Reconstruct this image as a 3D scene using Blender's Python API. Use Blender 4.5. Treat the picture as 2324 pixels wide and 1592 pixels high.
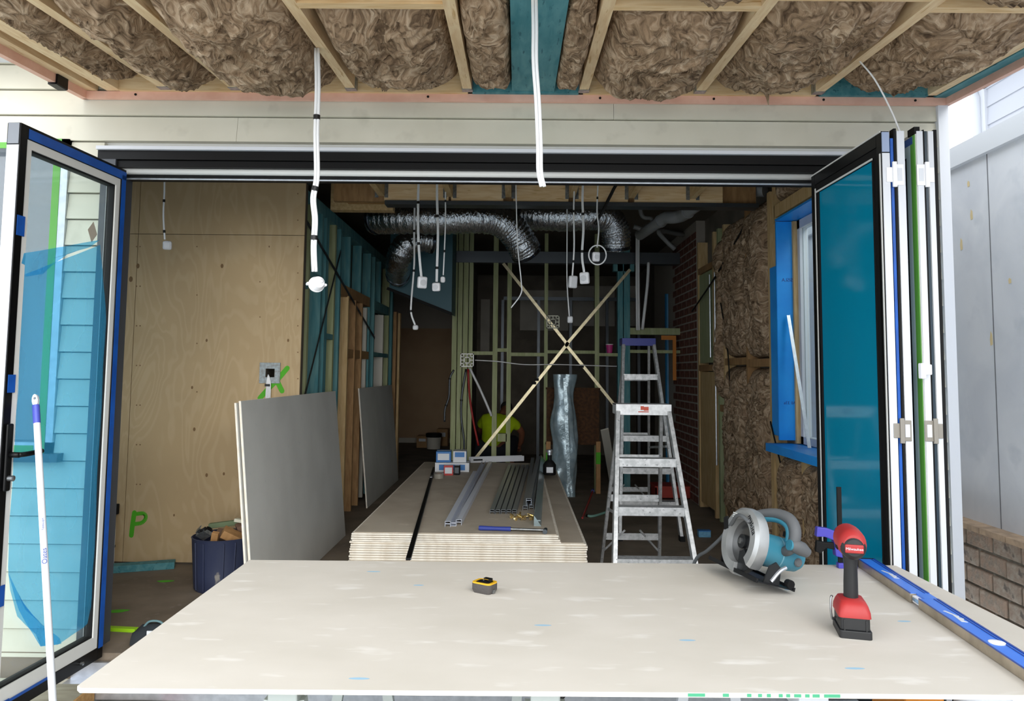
import bpy, bmesh, math, random
from mathutils import Vector, Matrix, noise
random.seed(7)
for o in list(bpy.data.objects): bpy.data.objects.remove(o)
SC = bpy.context.scene
COL = SC.collection
# ------------------------------------------------------------------ camera
F, CX, CY = 1700.0, 1162.0, 715.0
EYE = Vector((0, 0, 1.34))
_yc = Vector((10 / F, 130 / F, 1)).normalized()
_xc = Vector((1, .0096, 0)); _xc.z = -_xc.dot(_yc) / _yc.z; _xc.normalize()
_zc = _yc.cross(_xc)
if _zc.y > 0: _zc = -_zc
def ray(u, v):
    d = Vector(((u - CX) / F, (v - CY) / F, 1))
    return Vector((d.dot(_xc), d.dot(_yc), d.dot(_zc)))
def at_y(u, v, Y): r = ray(u, v); return EYE + r * (Y / r.y)
def at_z(u, v, z): r = ray(u, v); return EYE + r * ((z - EYE.z) / r.z)
def at_x(u, v, X): r = ray(u, v); return EYE + r * (X / r.x)
cam_d = bpy.data.cameras.new('camera'); cam = bpy.data.objects.new('camera', cam_d); COL.objects.link(cam)
_rows = [Vector((a.x, -a.y, -a.z)) for a in (_xc, _yc, _zc)]
cam.matrix_world = Matrix.Translation(EYE) @ Matrix(_rows).to_4x4()
cam_d.sensor_fit = 'HORIZONTAL'; cam_d.sensor_width = 36; cam_d.lens = 36 * F / 2324
cam_d.shift_x = -(CX - 1162) / 2324; cam_d.shift_y = (CY - 796) / 2324
cam_d.clip_start = .05; cam_d.clip_end = 200
SC.camera = cam
# ------------------------------------------------------------------ light
W = bpy.data.worlds.new('overcast'); SC.world = W; W.use_nodes = True
_n = W.node_tree; _bg = _n.nodes['Background']
_bg.inputs[0].default_value = (.90, .95, 1.0, 1); _bg.inputs[1].default_value = 1.25
vs = SC.view_settings
vs.view_transform = 'Standard'; vs.look = 'None'; vs.gamma = 1; vs.use_curve_mapping = False; vs.exposure = .95
_sl = bpy.data.lights.new('added_fill_offscreen', 'SUN'); _sl.energy = 2.0; _sl.angle = math.radians(60); _sl.color = (1, .97, .92)  # soft low lamp added to brighten the interior; the sky is overcast
_so = bpy.data.objects.new('added_fill_offscreen', _sl); COL.objects.link(_so)
_so.rotation_euler = Vector((-.36, .92, -.30)).to_track_quat('-Z', 'Y').to_euler()
# ------------------------------------------------------------------ helpers
def hx(s):
    r = []
    for i in (0, 2, 4):
        c = int(s[i:i + 2], 16) / 255
        r.append(c / 12.92 if c <= .04045 else ((c + .055) / 1.055) ** 2.4)
    return (*r, 1)
MATS = {}
def mat(name, col, rough=.6, metal=0, col2=None, scale=8, stretch=(1, 1, 1), dist=0, detail=4, bump=0, bscale=None, lo=.35, hi=.65, spec=.5, col3=None, s3=30, lo3=.62, hi3=.7, st3=None):
    if name in MATS: return MATS[name]
    m = bpy.data.materials.new(name); m.use_nodes = True; MATS[name] = m
    t = m.node_tree; N = t.nodes; L = t.links; b = N['Principled BSDF']
    c1 = hx(col) if isinstance(col, str) else col
    b.inputs['Base Color'].default_value = c1
    b.inputs['Roughness'].default_value = rough; b.inputs['Metallic'].default_value = metal
    b.inputs['Specular IOR Level'].default_value = spec
    m.diffuse_color = c1
    if col2 or bump:
        tc = N.new('ShaderNodeTexCoord'); mp = N.new('ShaderNodeMapping'); L.new(tc.outputs['Object'], mp.inputs[0])
        mp.inputs['Scale'].default_value = stretch
        nz = N.new('ShaderNodeTexNoise'); L.new(mp.outputs[0], nz.inputs['Vector'])
        nz.inputs['Scale'].default_value = scale; nz.inputs['Detail'].default_value = detail; nz.inputs['Distortion'].default_value = dist
        if col2:
            rp = N.new('ShaderNodeValToRGB'); L.new(nz.outputs['Fac'], rp.inputs[0])
            e = rp.color_ramp.elements; e[0].position = lo; e[1].position = hi
            e[0].color = c1; e[1].color = hx(col2)
            last = rp.outputs[0]
            if col3:
                n3 = N.new('ShaderNodeTexNoise'); n3.inputs['Scale'].default_value = s3; n3.inputs['Detail'].default_value = 3
                mp3 = N.new('ShaderNodeMapping'); L.new(tc.outputs['Object'], mp3.inputs[0]); mp3.inputs['Scale'].default_value = st3 or stretch
                L.new(mp3.outputs[0], n3.inputs['Vector'])
                r3 = N.new('ShaderNodeValToRGB'); L.new(n3.outputs['Fac'], r3.inputs[0])
                r3.color_ramp.elements[0].position = lo3; r3.color_ramp.elements[1].position = hi3
                mx = N.new('ShaderNodeMix'); mx.data_type = 'RGBA'; L.new(r3.outputs[0], mx.inputs[0])
                L.new(last, mx.inputs[6]); mx.inputs[7].default_value = hx(col3); last = mx.outputs[2]
            L.new(last, b.inputs['Base Color'])
        if bump:
            nb = nz
            if bscale:
                nb = N.new('ShaderNodeTexNoise'); L.new(mp.outputs[0], nb.inputs['Vector']); nb.inputs['Scale'].default_value = bscale; nb.inputs['Detail'].default_value = 6
            bp = N.new('ShaderNodeBump'); L.new(nb.outputs['Fac'], bp.inputs['Height']); bp.inputs['Strength'].default_value = min(1, bump); bp.inputs['Distance'].default_value = .01
            L.new(bp.outputs[0], b.inputs['Normal'])
    return m
def film_mat(name, tcol, dcol, fac, gloss=.08):
    m = bpy.data.materials.new(name); m.use_nodes = True; MATS[name] = m
    t = m.node_tree; N = t.nodes; L = t.links; N.remove(N['Principled BSDF'])
    tr = N.new('ShaderNodeBsdfTransparent'); tr.inputs[0].default_value = hx(tcol)
    df = N.new('ShaderNodeBsdfDiffuse'); df.inputs[0].default_value = hx(dcol)
    mx = N.new('ShaderNodeMixShader'); mx.inputs[0].default_value = fac; L.new(tr.outputs[0], mx.inputs[1]); L.new(df.outputs[0], mx.inputs[2])
    gl = N.new('ShaderNodeBsdfGlossy'); gl.inputs['Roughness'].default_value = .08
    lw = N.new('ShaderNodeLayerWeight'); lw.inputs[0].default_value = .5
    pw = N.new('ShaderNodeMath'); pw.operation = 'POWER'; L.new(lw.outputs['Facing'], pw.inputs[0]); pw.inputs[1].default_value = 4.5
    ml = N.new('ShaderNodeMath'); ml.operation = 'MULTIPLY_ADD'; L.new(pw.outputs[0], ml.inputs[0]); ml.inputs[1].default_value = .6; ml.inputs[2].default_value = gloss * .5
    m2 = N.new('ShaderNodeMixShader'); L.new(ml.outputs[0], m2.inputs[0]); L.new(mx.outputs[0], m2.inputs[1]); L.new(gl.outputs[0], m2.inputs[2])
    L.new(m2.outputs[0], N['Material Output'].inputs[0])
    return m
class MB:
    def __init__(s): s.v = []; s.f = []
    def add(s, vs, fs, M=None):
        k = len(s.v)
        s.v += [(M @ Vector(p)) if M is not None else Vector(p) for p in vs]
        s.f += [tuple(i + k for i in q) for q in fs]; return s
    def box(s, x0, x1, y0, y1, z0, z1, M=None):
        v = [(x, y, z) for z in (z0, z1) for y in (y0, y1) for x in (x0, x1)]
        return s.add(v, [(0, 2, 3, 1), (4, 5, 7, 6), (0, 1, 5, 4), (2, 6, 7, 3), (0, 4, 6, 2), (1, 3, 7, 5)], M)
    def cb(s, c, d, M=None):
        return s.box(c[0] - d[0] / 2, c[0] + d[0] / 2, c[1] - d[1] / 2, c[1] + d[1] / 2, c[2] - d[2] / 2, c[2] + d[2] / 2, M)
    def bar(s, p, q, w, h, up=(0, 0, 1)):
        p = Vector(p); q = Vector(q); d = (q - p); L = d.length; d.normalize(); up = Vector(up)
        if abs(d.dot(up)) > .98: up = Vector((0, 1, 0))
        a = d.cross(up).normalized(); b = a.cross(d)
        M = Matrix((a, d, b)).transposed().to_4x4(); M.translation = p
        return s.box(-w / 2, w / 2, 0, L, -h / 2, h / 2, M)
    def tube(s, pts, r, n=8, cap=True):
        pts = [Vector(p) for p in pts]; R = r if isinstance(r, (list, tuple)) else [r] * len(pts)
        k0 = len(s.v); pa = None
        for i, p in enumerate(pts):
            d = (pts[min(i + 1, len(pts) - 1)] - pts[max(i - 1, 0)])
            d = d.normalized() if d.length > 1e-9 else Vector((0, 0, 1))
            if pa is None:
                ref = Vector((0, 1, 0)) if abs(d.y) < .9 else Vector((1, 0, 0)); a = d.cross(ref).normalized()
            else:
                a = (pa - d * pa.dot(d)); a = a.normalized() if a.length > 1e-6 else d.orthogonal().normalized()
            pa = a; b = d.cross(a)
            for j in range(n):
                t = 2 * math.pi * j / n
                s.v.append(p + (a * math.cos(t) + b * math.sin(t)) * R[i])
        for i in range(len(pts) - 1):
            for j in range(n):
                A = k0 + i * n + j; B = k0 + i * n + (j + 1) % n
                s.f.append((A, B, B + n, A + n))
        if cap:
            s.f.append(tuple(k0 + j for j in range(n))[::-1]); s.f.append(tuple(k0 + (len(pts) - 1) * n + j for j in range(n)))
        return s
    def lathe(s, prof, n=20, M=None, cap=True):
        k = len(s.v); vs = []
        for r, z in prof:
            for j in range(n):
                t = 2 * math.pi * j / n; vs.append((r * math.cos(t), r * math.sin(t), z))
        fs = []
        for i in range(len(prof) - 1):
            for j in range(n):
                A = i * n + j; B = i * n + (j + 1) % n; fs.append((A, B, B + n, A + n))
        if cap: fs += [tuple(range(n))[::-1], tuple((len(prof) - 1) * n + j for j in range(n))]
        return s.add(vs, fs, M)
    def prism(s, poly, h0, h1, M=None):
        n = len(poly); vs = [(x, y, h0) for x, y in poly] + [(x, y, h1) for x, y in poly]
        fs = [tuple(range(n))[::-1], tuple(range(n, 2 * n))] + [(i, (i + 1) % n, n + (i + 1) % n, n + i) for i in range(n)]
        return s.add(vs, fs, M)
    def ring(s, outer, inner, h0, h1, M=None):
        n = len(outer); vs = [(x, y, h0) for x, y in outer] + [(x, y, h1) for x, y in outer] + [(x, y, h0) for x, y in inner] + [(x, y, h1) for x, y in inner]
        fs = []
        for i in range(n):
            j = (i + 1) % n
            fs += [(i, j, n + j, n + i), (2 * n + j, 2 * n + i, 3 * n + i, 3 * n + j), (n + i, n + j, 3 * n + j, 3 * n + i), (j, i, 2 * n + i, 2 * n + j)]
        return s.add(vs, fs, M)
    def grid(s, fn, nu, nv):
        vs = [fn(i / nu, j / nv) for j in range(nv + 1) for i in range(nu + 1)]
        fs = [(j * (nu + 1) + i, j * (nu + 1) + i + 1, (j + 1) * (nu + 1) + i + 1, (j + 1) * (nu + 1) + i) for j in range(nv) for i in range(nu)]
        return s.add(vs, fs)
    def build(s, name, m, parent=None, W=False, smooth=False, bevel=0, bseg=2, fix=True):
        vs = s.v
        if W and parent is not None:
            Mi = wm(parent).inverted(); vs = [Mi @ p for p in vs]
        me = bpy.data.meshes.new(name); me.from_pydata([tuple(p) for p in vs], [], s.f)
        if fix:
            bm = bmesh.new(); bm.from_mesh(me); bmesh.ops.recalc_face_normals(bm, faces=bm.faces); bm.to_mesh(me); bm.free()
        if isinstance(m, str): m = MATS[m]
        me.materials.append(m)
        if smooth:
            for p in me.polygons: p.use_smooth = True
            if smooth == 'a':
                try: me.set_sharp_from_angle(angle=math.radians(38))
                except Exception: pass
        o = bpy.data.objects.new(name, me); COL.objects.link(o)
        if parent is not None: o.parent = parent
        if bevel:
            b = o.modifiers.new('bevel', 'BEVEL'); b.width = bevel; b.segments = bseg; b.limit_method = 'ANGLE'; b.angle_limit = math.radians(40)
        return o
def wm(o):
    M = o.matrix_basis.copy(); p = o.parent
    while p is not None: M = p.matrix_basis @ M; p = p.parent
    return M
def tag(o, label=None, cat=None, group=None, kind=None):
    if label: o['label'] = label
    if cat: o['category'] = cat
    if group: o['group'] = group
    if kind: o['kind'] = kind
    return o
def thing(name, label, cat, loc=(0, 0, 0), rz=0, group=None, rot=None):
    o = bpy.data.objects.new(name, None); COL.objects.link(o); o.location = loc
    o.rotation_euler = rot if rot else (0, 0, rz); o.empty_display_size = .05
    return tag(o, label, cat, group)
def struct(name, label, cat='structure', loc=(0, 0, 0), rz=0):
    o = bpy.data.objects.new(name, None); COL.objects.link(o); o.location = loc; o.rotation_euler = (0, 0, rz)
    return tag(o, label, cat, None, 'structure')
def BOX(name, m, parent, x0, x1, y0, y1, z0, z1, bevel=0): return MB().box(x0, x1, y0, y1, z0, z1).build(name, m, parent, bevel=bevel)
def RX(a): return Matrix.Rotation(a, 4, 'X')
def RY(a): return Matrix.Rotation(a, 4, 'Y')
def RZ(a): return Matrix.Rotation(a, 4, 'Z')
def TR(*p): return Matrix.Translation(Vector(p))
def copy_tree(o, parent=None):
    c = o.copy(); COL.objects.link(c); c.parent = parent
    for ch in list(o.children): copy_tree(ch, c)
    return c
def smoothpts(pts, n=6):
    P = [Vector(p) for p in pts]; P = [P[0] * 2 - P[1]] + P + [P[-1] * 2 - P[-2]]; out = []
    for i in range(1, len(P) - 2):
        for k in range(n):
            t = k / n; a, b, c, d = P[i - 1], P[i], P[i + 1], P[i + 2]
            out.append(.5 * ((2 * b) + (c - a) * t + (2 * a - 5 * b + 4 * c - d) * t * t + (3 * b - a - 3 * c + d) * t ** 3))
    out.append(P[-2]); return out
# ------------------------------------------------------------------ materials
mat('weather', 'd9d5c5', .6, col2='d1cdbc', scale=3, detail=5, col3='cbc7b7', s3=9, lo3=.6, hi3=.75)
mat('white', 'd8dbe1', .45)
mat('offwhite', 'dcdcd8', .5)
mat('black', '060607', .42, spec=.25)
mat('blackmat', '0c0c0d', .7, spec=.3)
mat('alu', 'cfd3da', .35, .75, col2='bfc3ca', scale=30)
mat('steel', 'a9abac', .34, .9, col2='888b8d', scale=40)
mat('dsteel', '5a5f64', .4, .85)
mat('pine', 'f0d7ae', .65, col2='e2c194', scale=9, stretch=(6, .7, 6), detail=6, dist=.6, col3='d0ab78', s3=14, st3=(5, .5, 5))
mat('pinex', 'eed2a6', .65, col2='dfbb88', scale=9, stretch=(.7, 6, 6), detail=6, dist=.6, col3='cca56e', s3=14, st3=(.5, 5, 5))
mat('pinez', 'd8bb8a', .65, col2='c2a06c', scale=9, stretch=(6, 6, .6), detail=6, dist=.6)
mat('tealtimber', '3d7f88', .7, col2='5b949a', scale=6, stretch=(5, 1, 5), detail=6, dist=.5, col3='2f6873', s3=10)
mat('tealstud', '43818a', .75, col2='66979a', scale=5, stretch=(5, 5, .7), detail=6, dist=.5)
mat('greenstud', '98a074', .75, col2='aab088', scale=6, stretch=(6, 6, .6), detail=6)
mat('pink', 'edbfab', .6, col2='e4b29d', scale=14)
mat('galv', 'b4bcc2', .35, .85, col2='8b949b', scale=50)
mat('concrete', 'b9bcbb', .85, col2='abaeac', scale=4, detail=7, bump=.15, col3='c0c2c0', s3=22, lo3=.62, hi3=.7)
mat('intfloor', '857868', .85, col2='6e6254', scale=3, detail=7, bump=.2, col3='80756a', s3=18, lo3=.6, hi3=.7)
mat('fence', 'e7eaf0', .7, col2='dadee6', scale=2.2, detail=7, dist=1, col3='d4d9e1', s3=5, lo3=.58, hi3=.75)
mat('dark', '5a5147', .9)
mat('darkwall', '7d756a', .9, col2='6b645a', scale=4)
mat('beige', 'c0a482', .8, col2='b59877', scale=2)
mat('dirtywhite', 'd4d0c4', .6)
mat('brick1', '8a786a', .9, col2='9a8f82', scale=25, bump=.6, bscale=60, col3='5e554e', s3=12)
mat('brick2', '97806f', .9, col2='857a6e', scale=25, bump=.6, bscale=60, col3='9b8c7d', s3=16)
mat('mortar', '7d776e', .95, col2='8e887f', scale=40, bump=.5)
mat('rbrick', '7c4c3d', .9, col2='623a2f', scale=25, bump=.4)
mat('rmortar', 'a39c92', .95)
mat('bluetape', '0b4ba0', .5, col2='0e57b4', scale=12)
mat('greentape', '62a845', .5)
mat('bluewrap', '1fa4ff', .4, col2='1496f6', scale=5, bump=.1)
film_mat('glass', 'f2f8f8', 'ccd6d6', .03, .10)
film_mat('winglass', 'dfe8ee', 'c3cfe0', .05, .36)
film_mat('bluefilm', '9fdcf9', '4cc0f6', .32, .05)
film_mat('tealfilm', '1790b0', '0a9cc2', .75, .10)
film_mat('paleglass', 'c0d6de', 'a8c0ca', .5, .10)
# ------------------------------------------------------------------ setting: grounds, house shell
YF = 3.65; GZ = -.28
OL, OR, HZ = -1.96, 1.72, 2.30      # opening left, right, head
g = MB().box(-9, 6, -14, YF + .02, GZ - .2, GZ).build('floor', 'concrete'); g.name = 'ground'
tag(g, 'pale grey concrete ground outside the house', 'ground', kind='structure')
fl = MB().box(-3.3, 1.95, YF - .02, 14.6, -.12, 0).build('floor', 'intfloor')
tag(fl, 'bare dusty brown floor inside the house', 'floor', kind='structure')
slab = MB().box(-4.2, 2.06, YF - .0, 14.6, GZ - .1, -.12).build('slab', 'concrete'); slab.name = 'foundation'
tag(slab, 'concrete slab edge under the house wall', 'foundation', kind='structure')
# front wall
wf = struct('wall_front', 'white weatherboard front wall of the house around the wide opening', 'wall')
core = MB()
WL0, WL1, WZ0, WZ1 = -3.5, -2.225, .93, 2.47       # left facade window
for (a, b, z0, z1) in ((-4.2, WL0, -.12, 3.3), (WL0, WL1, -.12, WZ0), (WL0, WL1, WZ1, 3.3), (WL1, OL - .07, -.12, 3.3), (OL - .07, OR + .07, 2.43, 3.3), (OR + .07, 2.08, -.12, 3.3)):
    core.box(a, b, YF + .02, YF + .16, z0, z1)
core.build('framing', 'offwhite', wf)
E = .131
for k in range(-20, 7):
    zb = 2.462 + E * k; zt = zb + E
    if zt < -.15: continue
    segs = []
    if zb > 2.40: segs.append((-4.2, 2.07))
    else:
        if zt > WZ0 and zb < WZ1: segs += [(-4.2, WL0 - .0), (WL1, OL - .10)]
        else: segs.append((-4.2, OL - .10))
        segs.append((OR + .10, 2.07))
    for a, b in segs:
        cuts = [a, b]
        if b - a > 4: cuts = [a, (-1.4, .47)[k % 2] if k < 3 else 1.2, b]
        for p, q in zip(cuts, cuts[1:]):
            m_ = MB(); vs_ = [(x, y, z) for x in (p + .0008, q - .0008) for (y, z) in ((YF - .022, zb + .004), (YF - .008, zt - .002), (YF + .02, zt), (YF + .02, zb + .004))]
            m_.add(vs_, [(0, 1, 2, 3), (7, 6, 5, 4), (0, 4, 5, 1), (1, 5, 6, 2), (2, 6, 7, 3), (3, 7, 4, 0)])
            m_.build('weatherboard', 'weather', wf)
MB().box(2.065, 2.115, YF - .035, YF + .17, -.14, 3.3).build('corner_trim', 'white', wf)
MB().box(-4.2, -2.25, YF - .35, YF + .1, 2.86, 2.90).build('eave_soffit', 'white', wf)
# facade window behind the open leaf
w1 = struct('window_1', 'white framed front window masked with green tape', 'window')
fr = MB()
for a, b, c, d in ((WL0, WL0 + .05, WZ0, WZ1), (WL1 - .05, WL1, WZ0, WZ1), (WL0, WL1, WZ0, WZ0 + .05), (WL0, WL1, WZ1 - .05, WZ1)): fr.box(a, b, YF - .03, YF + .12, c, d)
fr.build('window_frame', 'alu', w1)
MB().box(WL0 + .05, WL1 - .05, YF + .04, YF + .046, WZ0 + .05, WZ1 - .05).build('pane', 'winglass', w1)
MB().box(WL1 - .072, WL1 - .036, YF - .032, YF - .028, WZ0, WZ1).box(WL0 + .05, WL1 - .05, YF - .032, YF - .028, WZ1 - .05, WZ1 - .02).box(WL1 - .32, WL1 - .09, YF - .032, YF - .028, WZ0 + .0, WZ0 + .035).build('masking_tape', 'greentape', w1)
MB().box(WL0 - .05, WL1 + .05, YF - .07, YF + .02, WZ0 - .04, WZ0).build('window_sill', 'dsteel', w1)
# opening frame: black head with tracks, jambs, sill
hd = struct('trim_1', 'black aluminium head track above the wide opening with white flashing', 'track')
MB().box(OL - .12, OR + .12, YF - .05, YF + .02, 2.415, 2.432).build('flashing', 'white', hd)
MB().box(OL - .12, OR + .1, YF - .03, YF + .04, 2.370, 2.415).build('head_frame', 'black', hd)
MB().box(OL - .1, OR + .1, YF - .015, YF + .06, 2.335, 2.368).build('track_channel', mat('black2', '070708', .45, spec=.2), hd)
MB().tube([(OL - .08, YF + .02, 2.322), (OR + .08, YF + .02, 2.322)], .016, 12).build('seal_strip', 'offwhite', hd, smooth=True)
MB().box(OL - .07, OR + .07, YF + .03, YF + .14, 2.30, 2.335).build('inner_track', 'blackmat', hd)
MB().tube([(OL - .05, YF + .05, 2.293), (OR + .05, YF + .05, 2.293)], .006, 8).build('guide_rod', 'alu', hd)
jb = struct('trim_2', 'black aluminium jamb frame at the hinge side of the opening', 'jamb')
MB().box(OL - .10, OL - .03, YF - .03, YF + .14, 0, 2.37).build('jamb', mat('jambgrey', '4c4f55', .45), jb)
jb2 = struct('trim_3', 'black aluminium jamb frame behind the folded door leaves', 'jamb')
MB().box(OR + .03, OR + .10, YF - .03, YF + .14, 0, 2.37).build('jamb', 'black', jb2)
sl = struct('trim_4', 'ribbed silver aluminium door sill at the opening', 'sill')
sm = MB().box(OL - .1, OR + .1, YF - .06, YF + .14, -.10, -.055)
for i in range(5): sm.box(OL - .1, OR + .1, YF - .06 + .042 * i, YF - .045 + .042 * i, -.055, -.03)
sm.build('sill_track', 'alu', sl)
MB().box(OL - .1, OR + .1, YF - .19, YF - .06, -.14, -.10).build('sill_nose', 'alu', sl)
# right side: neighbour boundary wall
NX = 2.75
nb = struct('boundary_wall', 'grey panelled boundary wall on a low brick base beside the house', 'wall')
zB, zT = .47, 2.72
MB().box(NX + .03, NX + .2, -5, 9, GZ, zT).build('wall_backing', 'mortar', nb)
ys = 4.33
k = -6
while ys + k * 1.2 < 9:
    a = ys + k * 1.2; MB().box(NX, NX + .03, a + .004, a + 1.196, zB, zT - .06).build('panel', 'fence', nb); 
    MB().box(NX - .001, NX + .01, a - .004, a + .004, zB, zT - .06).build('joint_strip', mat('joint', '77787e', .8), nb); k += 1
MB().box(NX - .035, NX + .22, -5, 9, zT - .075, zT + .05).build('capping', mat('cap', 'd8dce2', .5), nb)
for u, v, a in ((2205, 492, 10), (2250, 775, 13), (2182, 560, 12), (2198, 420, 6), (2292, 640, 5)):
    q = at_x(u, v, NX - .001); MB().prism([(-.008, -.02 * a / 10), (.012, -.015 * a / 10), (.01, .03 * a / 10), (-.004, .045 * a / 10), (-.012, .01)], 0, .001, TR(*q) @ RZ(-math.pi / 2) @ RX(math.pi / 2)).build('chipped_paint', mat('chip', 'e3cfa0', .8), nb)
bh = .107; bl = .245; meshes = {}
MB().box(NX - .07, NX + .05, -3, 9, GZ, zB - .02).build('mortar_bed', 'mortar', nb)
for r in range(7):
    z0 = zB - .012 - (r + 1) * bh
    for i in range(30):
        y0 = 1.6 + (r % 2) * bl / 2 + i * bl
        if y0 > 8: break
        key = (r + i * 3) % 4
        if key not in meshes:
            q = MB().box(-.0, .1, .006, bl - .006, .006, bh - .006).build('brick', ('brick1', 'brick2')[key % 2], nb, bevel=.007); meshes[key] = q; o = q
        else:
            o = meshes[key].copy(); COL.objects.link(o)
        o.location = (NX - .085 + random.uniform(-.006, .006), y0, z0); o.rotation_euler = (0, 0, random.uniform(-.015, .015))
for i in range(30):
    y0 = 1.6 + i * .115 * 2
    MB().box(NX - .11, NX + .02, y0 + .004, y0 + .226, zB - .02, zB + .012).build('capping_brick', mat('capbrick', 'b39a80', .9, col2='94806c', scale=18), nb)
# neighbour's house beyond the boundary wall
nh = struct('neighbour_house', 'pale grey weatherboard house beyond the boundary wall', 'house')
HX = 4.6
for i in range(14): 
    z0 = 2.0 + .18 * i
    MB().add([(HX + d, y, z) for y in (0, 7.25) for d, z in ((-.012, z0), (0, z0 + .177), (.05, z0 + .18), (.05, z0))], [(0, 1, 2, 3), (7, 6, 5, 4), (0, 4, 5, 1), (1, 5, 6, 2), (2, 6, 7, 3), (3, 7, 4, 0)]).build('weatherboard', mat('nwb', 'c4c8d2', .6), nh)
MB().box(HX - .03, HX + .08, 7.2, 7.32, 1.9, 4.2).build('corner_trim', 'white', nh)
MB().box(HX - .25, HX + .1, -1, 7.6, 4.35, 4.47).box(HX - .05, HX + .2, -1, 7.4, 4.2, 4.36).build('gutter', 'white', nh)
MB().tube([(HX - .06, 7.36, 4.38), (HX - .06, 7.36, 4.25), (HX - .05, 7.3, 4.1), (HX - .05, 7.3, 1.9)], .04, 10).build('downpipe', 'white', nh, smooth=True)
MB().box(HX, HX + 5, -1, 7.25, GZ, 4.3).build('house_body', 'nwb', nh)
# ------------------------------------------------------------------ porch ceiling
def wool(name, dark, mid, light, sc=5.0):
    m = bpy.data.materials.new(name); m.use_nodes = True; MATS[name] = m
    t = m.node_tree; N = t.nodes; L = t.links; b = N['Principled BSDF']; b.inputs['Roughness'].default_value = .75; b.inputs['Specular IOR Level'].default_value = .25
    tc = N.new('ShaderNodeTexCoord')
    n1 = N.new('ShaderNodeTexNoise'); n1.inputs['Scale'].default_value = sc; n1.inputs['Detail'].default_value = 2; L.new(tc.outputs['Object'], n1.inputs['Vector'])
    vm = N.new('ShaderNodeVectorMath'); vm.operation = 'MULTIPLY_ADD'; L.new(n1.outputs['Color'], vm.inputs[0]); vm.inputs[1].default_value = (.42, .42, .42); L.new(tc.outputs['Object'], vm.inputs[2])
    mp = N.new('ShaderNodeMapping'); mp.inputs['Scale'].default_value = (1, .45, 1); mp.inputs['Rotation'].default_value = (0, 0, .6); L.new(vm.outputs[0], mp.inputs[0])
    n2 = N.new('ShaderNodeTexNoise'); n2.inputs['Scale'].default_value = sc * 5; n2.inputs['Detail'].default_value = 5; n2.inputs['Roughness'].default_value = .55; n2.inputs['Distortion'].default_value = 1.4; L.new(mp.outputs[0], n2.inputs['Vector'])
    rp = N.new('ShaderNodeValToRGB'); L.new(n2.outputs['Fac'], rp.inputs[0]); e = rp.color_ramp.elements
    e[0].position = .30; e[0].color = hx(dark); e[1].position = .72; e[1].color = hx(light); k = e.new(.5); k.color = hx(mid)
    L.new(rp.outputs[0], b.inputs['Base Color'])
    bp = N.new('ShaderNodeBump'); bp.inputs['Strength'].default_value = .9; bp.inputs['Distance'].default_value = .025; L.new(n2.outputs['Fac'], bp.inputs['Height']); L.new(bp.outputs[0], b.inputs['Normal'])
    return m
wool('wool', '523f2e', 'a1866a', 'd6bea2', 4.2)
PS = .065
def cz(Y): return 2.712 + PS * (Y - 3.6)
def at_ceil(u, v, off=0):
    r = ray(u, v); t = (2.712 + off - PS * 3.6 - EYE.z) / (r.z - PS * r.y); return EYE + r * t
cl = struct('porch_roof', 'open timber framed porch roof with pine joists and pink primed edge trim', 'roof')
Y0, Y1 = 1.4, YF - .03
def sbar(name, m, x0, x1, ya, yb, d0, d1):
    v = [(x, y, cz(y) + d) for d in (d0, d1) for y in (ya, yb) for x in (x0, x1)]
    return MB().add(v, [(0, 2, 3, 1), (4, 5, 7, 6), (0, 1, 5, 4), (2, 6, 7, 3), (0, 4, 6, 2), (1, 3, 7, 5)]).build(name, m, cl)
JX = [-1.737, -1.39, -.82, -.252, .315, .88, 1.455, 2.02]
for x in JX: sbar('joist', 'pine', x - .0225, x + .0225, Y0, Y1 - .035, 0, .19)
sbar('edge_beam', 'pine', -2.145, -2.095, Y0, Y1, 0, .19); sbar('edge_beam', 'pine', -2.045, -1.975, Y0, Y1, 0, .19)
sbar('edge_beam', 'tealtimber', 2.045, 2.10, Y0, Y1, -.004, .19)
sbar('ledger', 'pinex', -1.975, -.252, Y1 - .035, Y1, -.004, .2); sbar('ledger', 'tealtimber', -.23, .292, Y1 - .04, Y1, -.004, .2)
sbar('ledger', 'pinex', .315, 1.455, Y1 - .035, Y1, -.004, .2); sbar('ledger', 'tealtimber', 1.478, 2.0, Y1 - .04, Y1, -.004, .2)
sbar('edge_trim', 'pink', -2.165, 2.125, Y1 - .012, Y1 + .012, -.04, -.002)
sbar('edge_trim', 'pink', -2.175, -2.145, Y0, Y1 + .012, -.04, .04); sbar('edge_trim', 'pink', 2.10, 2.125, Y0, Y1 + .012, -.04, .04)
NY = {0: 2.47, 1: 2.47, 2: 2.50, 3: 2.62, 4: 2.52, 5: 2.62, 6: 2.53, 7: 2.62}
bays = list(zip([-1.975] + JX[:-1], JX))
for i, (a, b) in enumerate(bays):
    xa = a + (.0225 if i else 0); xb = b - .0225; y = NY[i]
    sbar('nogging', 'tealtimber' if i in (1,) else 'pinex', xa, xb, y - .045, y, .0, .18 if i != 4 else .05)
    if i == 3: sbar('nogging', 'pinex', xa, xb, y - .10, y - .047, .01, .18)
sbar('flat_plate', 'tealtimber', -.035, .172, 1.5, Y1 - .04, .002, .045)
sbar('flat_plate', 'tealtimber', -.23, .292, 2.30, 2.46, .02, .06)
sbar('roof_deck', 'dark', -2.17, 2.12, Y0, Y1 + .02, .19, .215)
for x in JX[:-1]: sbar('joist_hanger', 'galv', x - .026, x + .026, Y1 - .085, Y1 - .04, -.003, .12)
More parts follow.
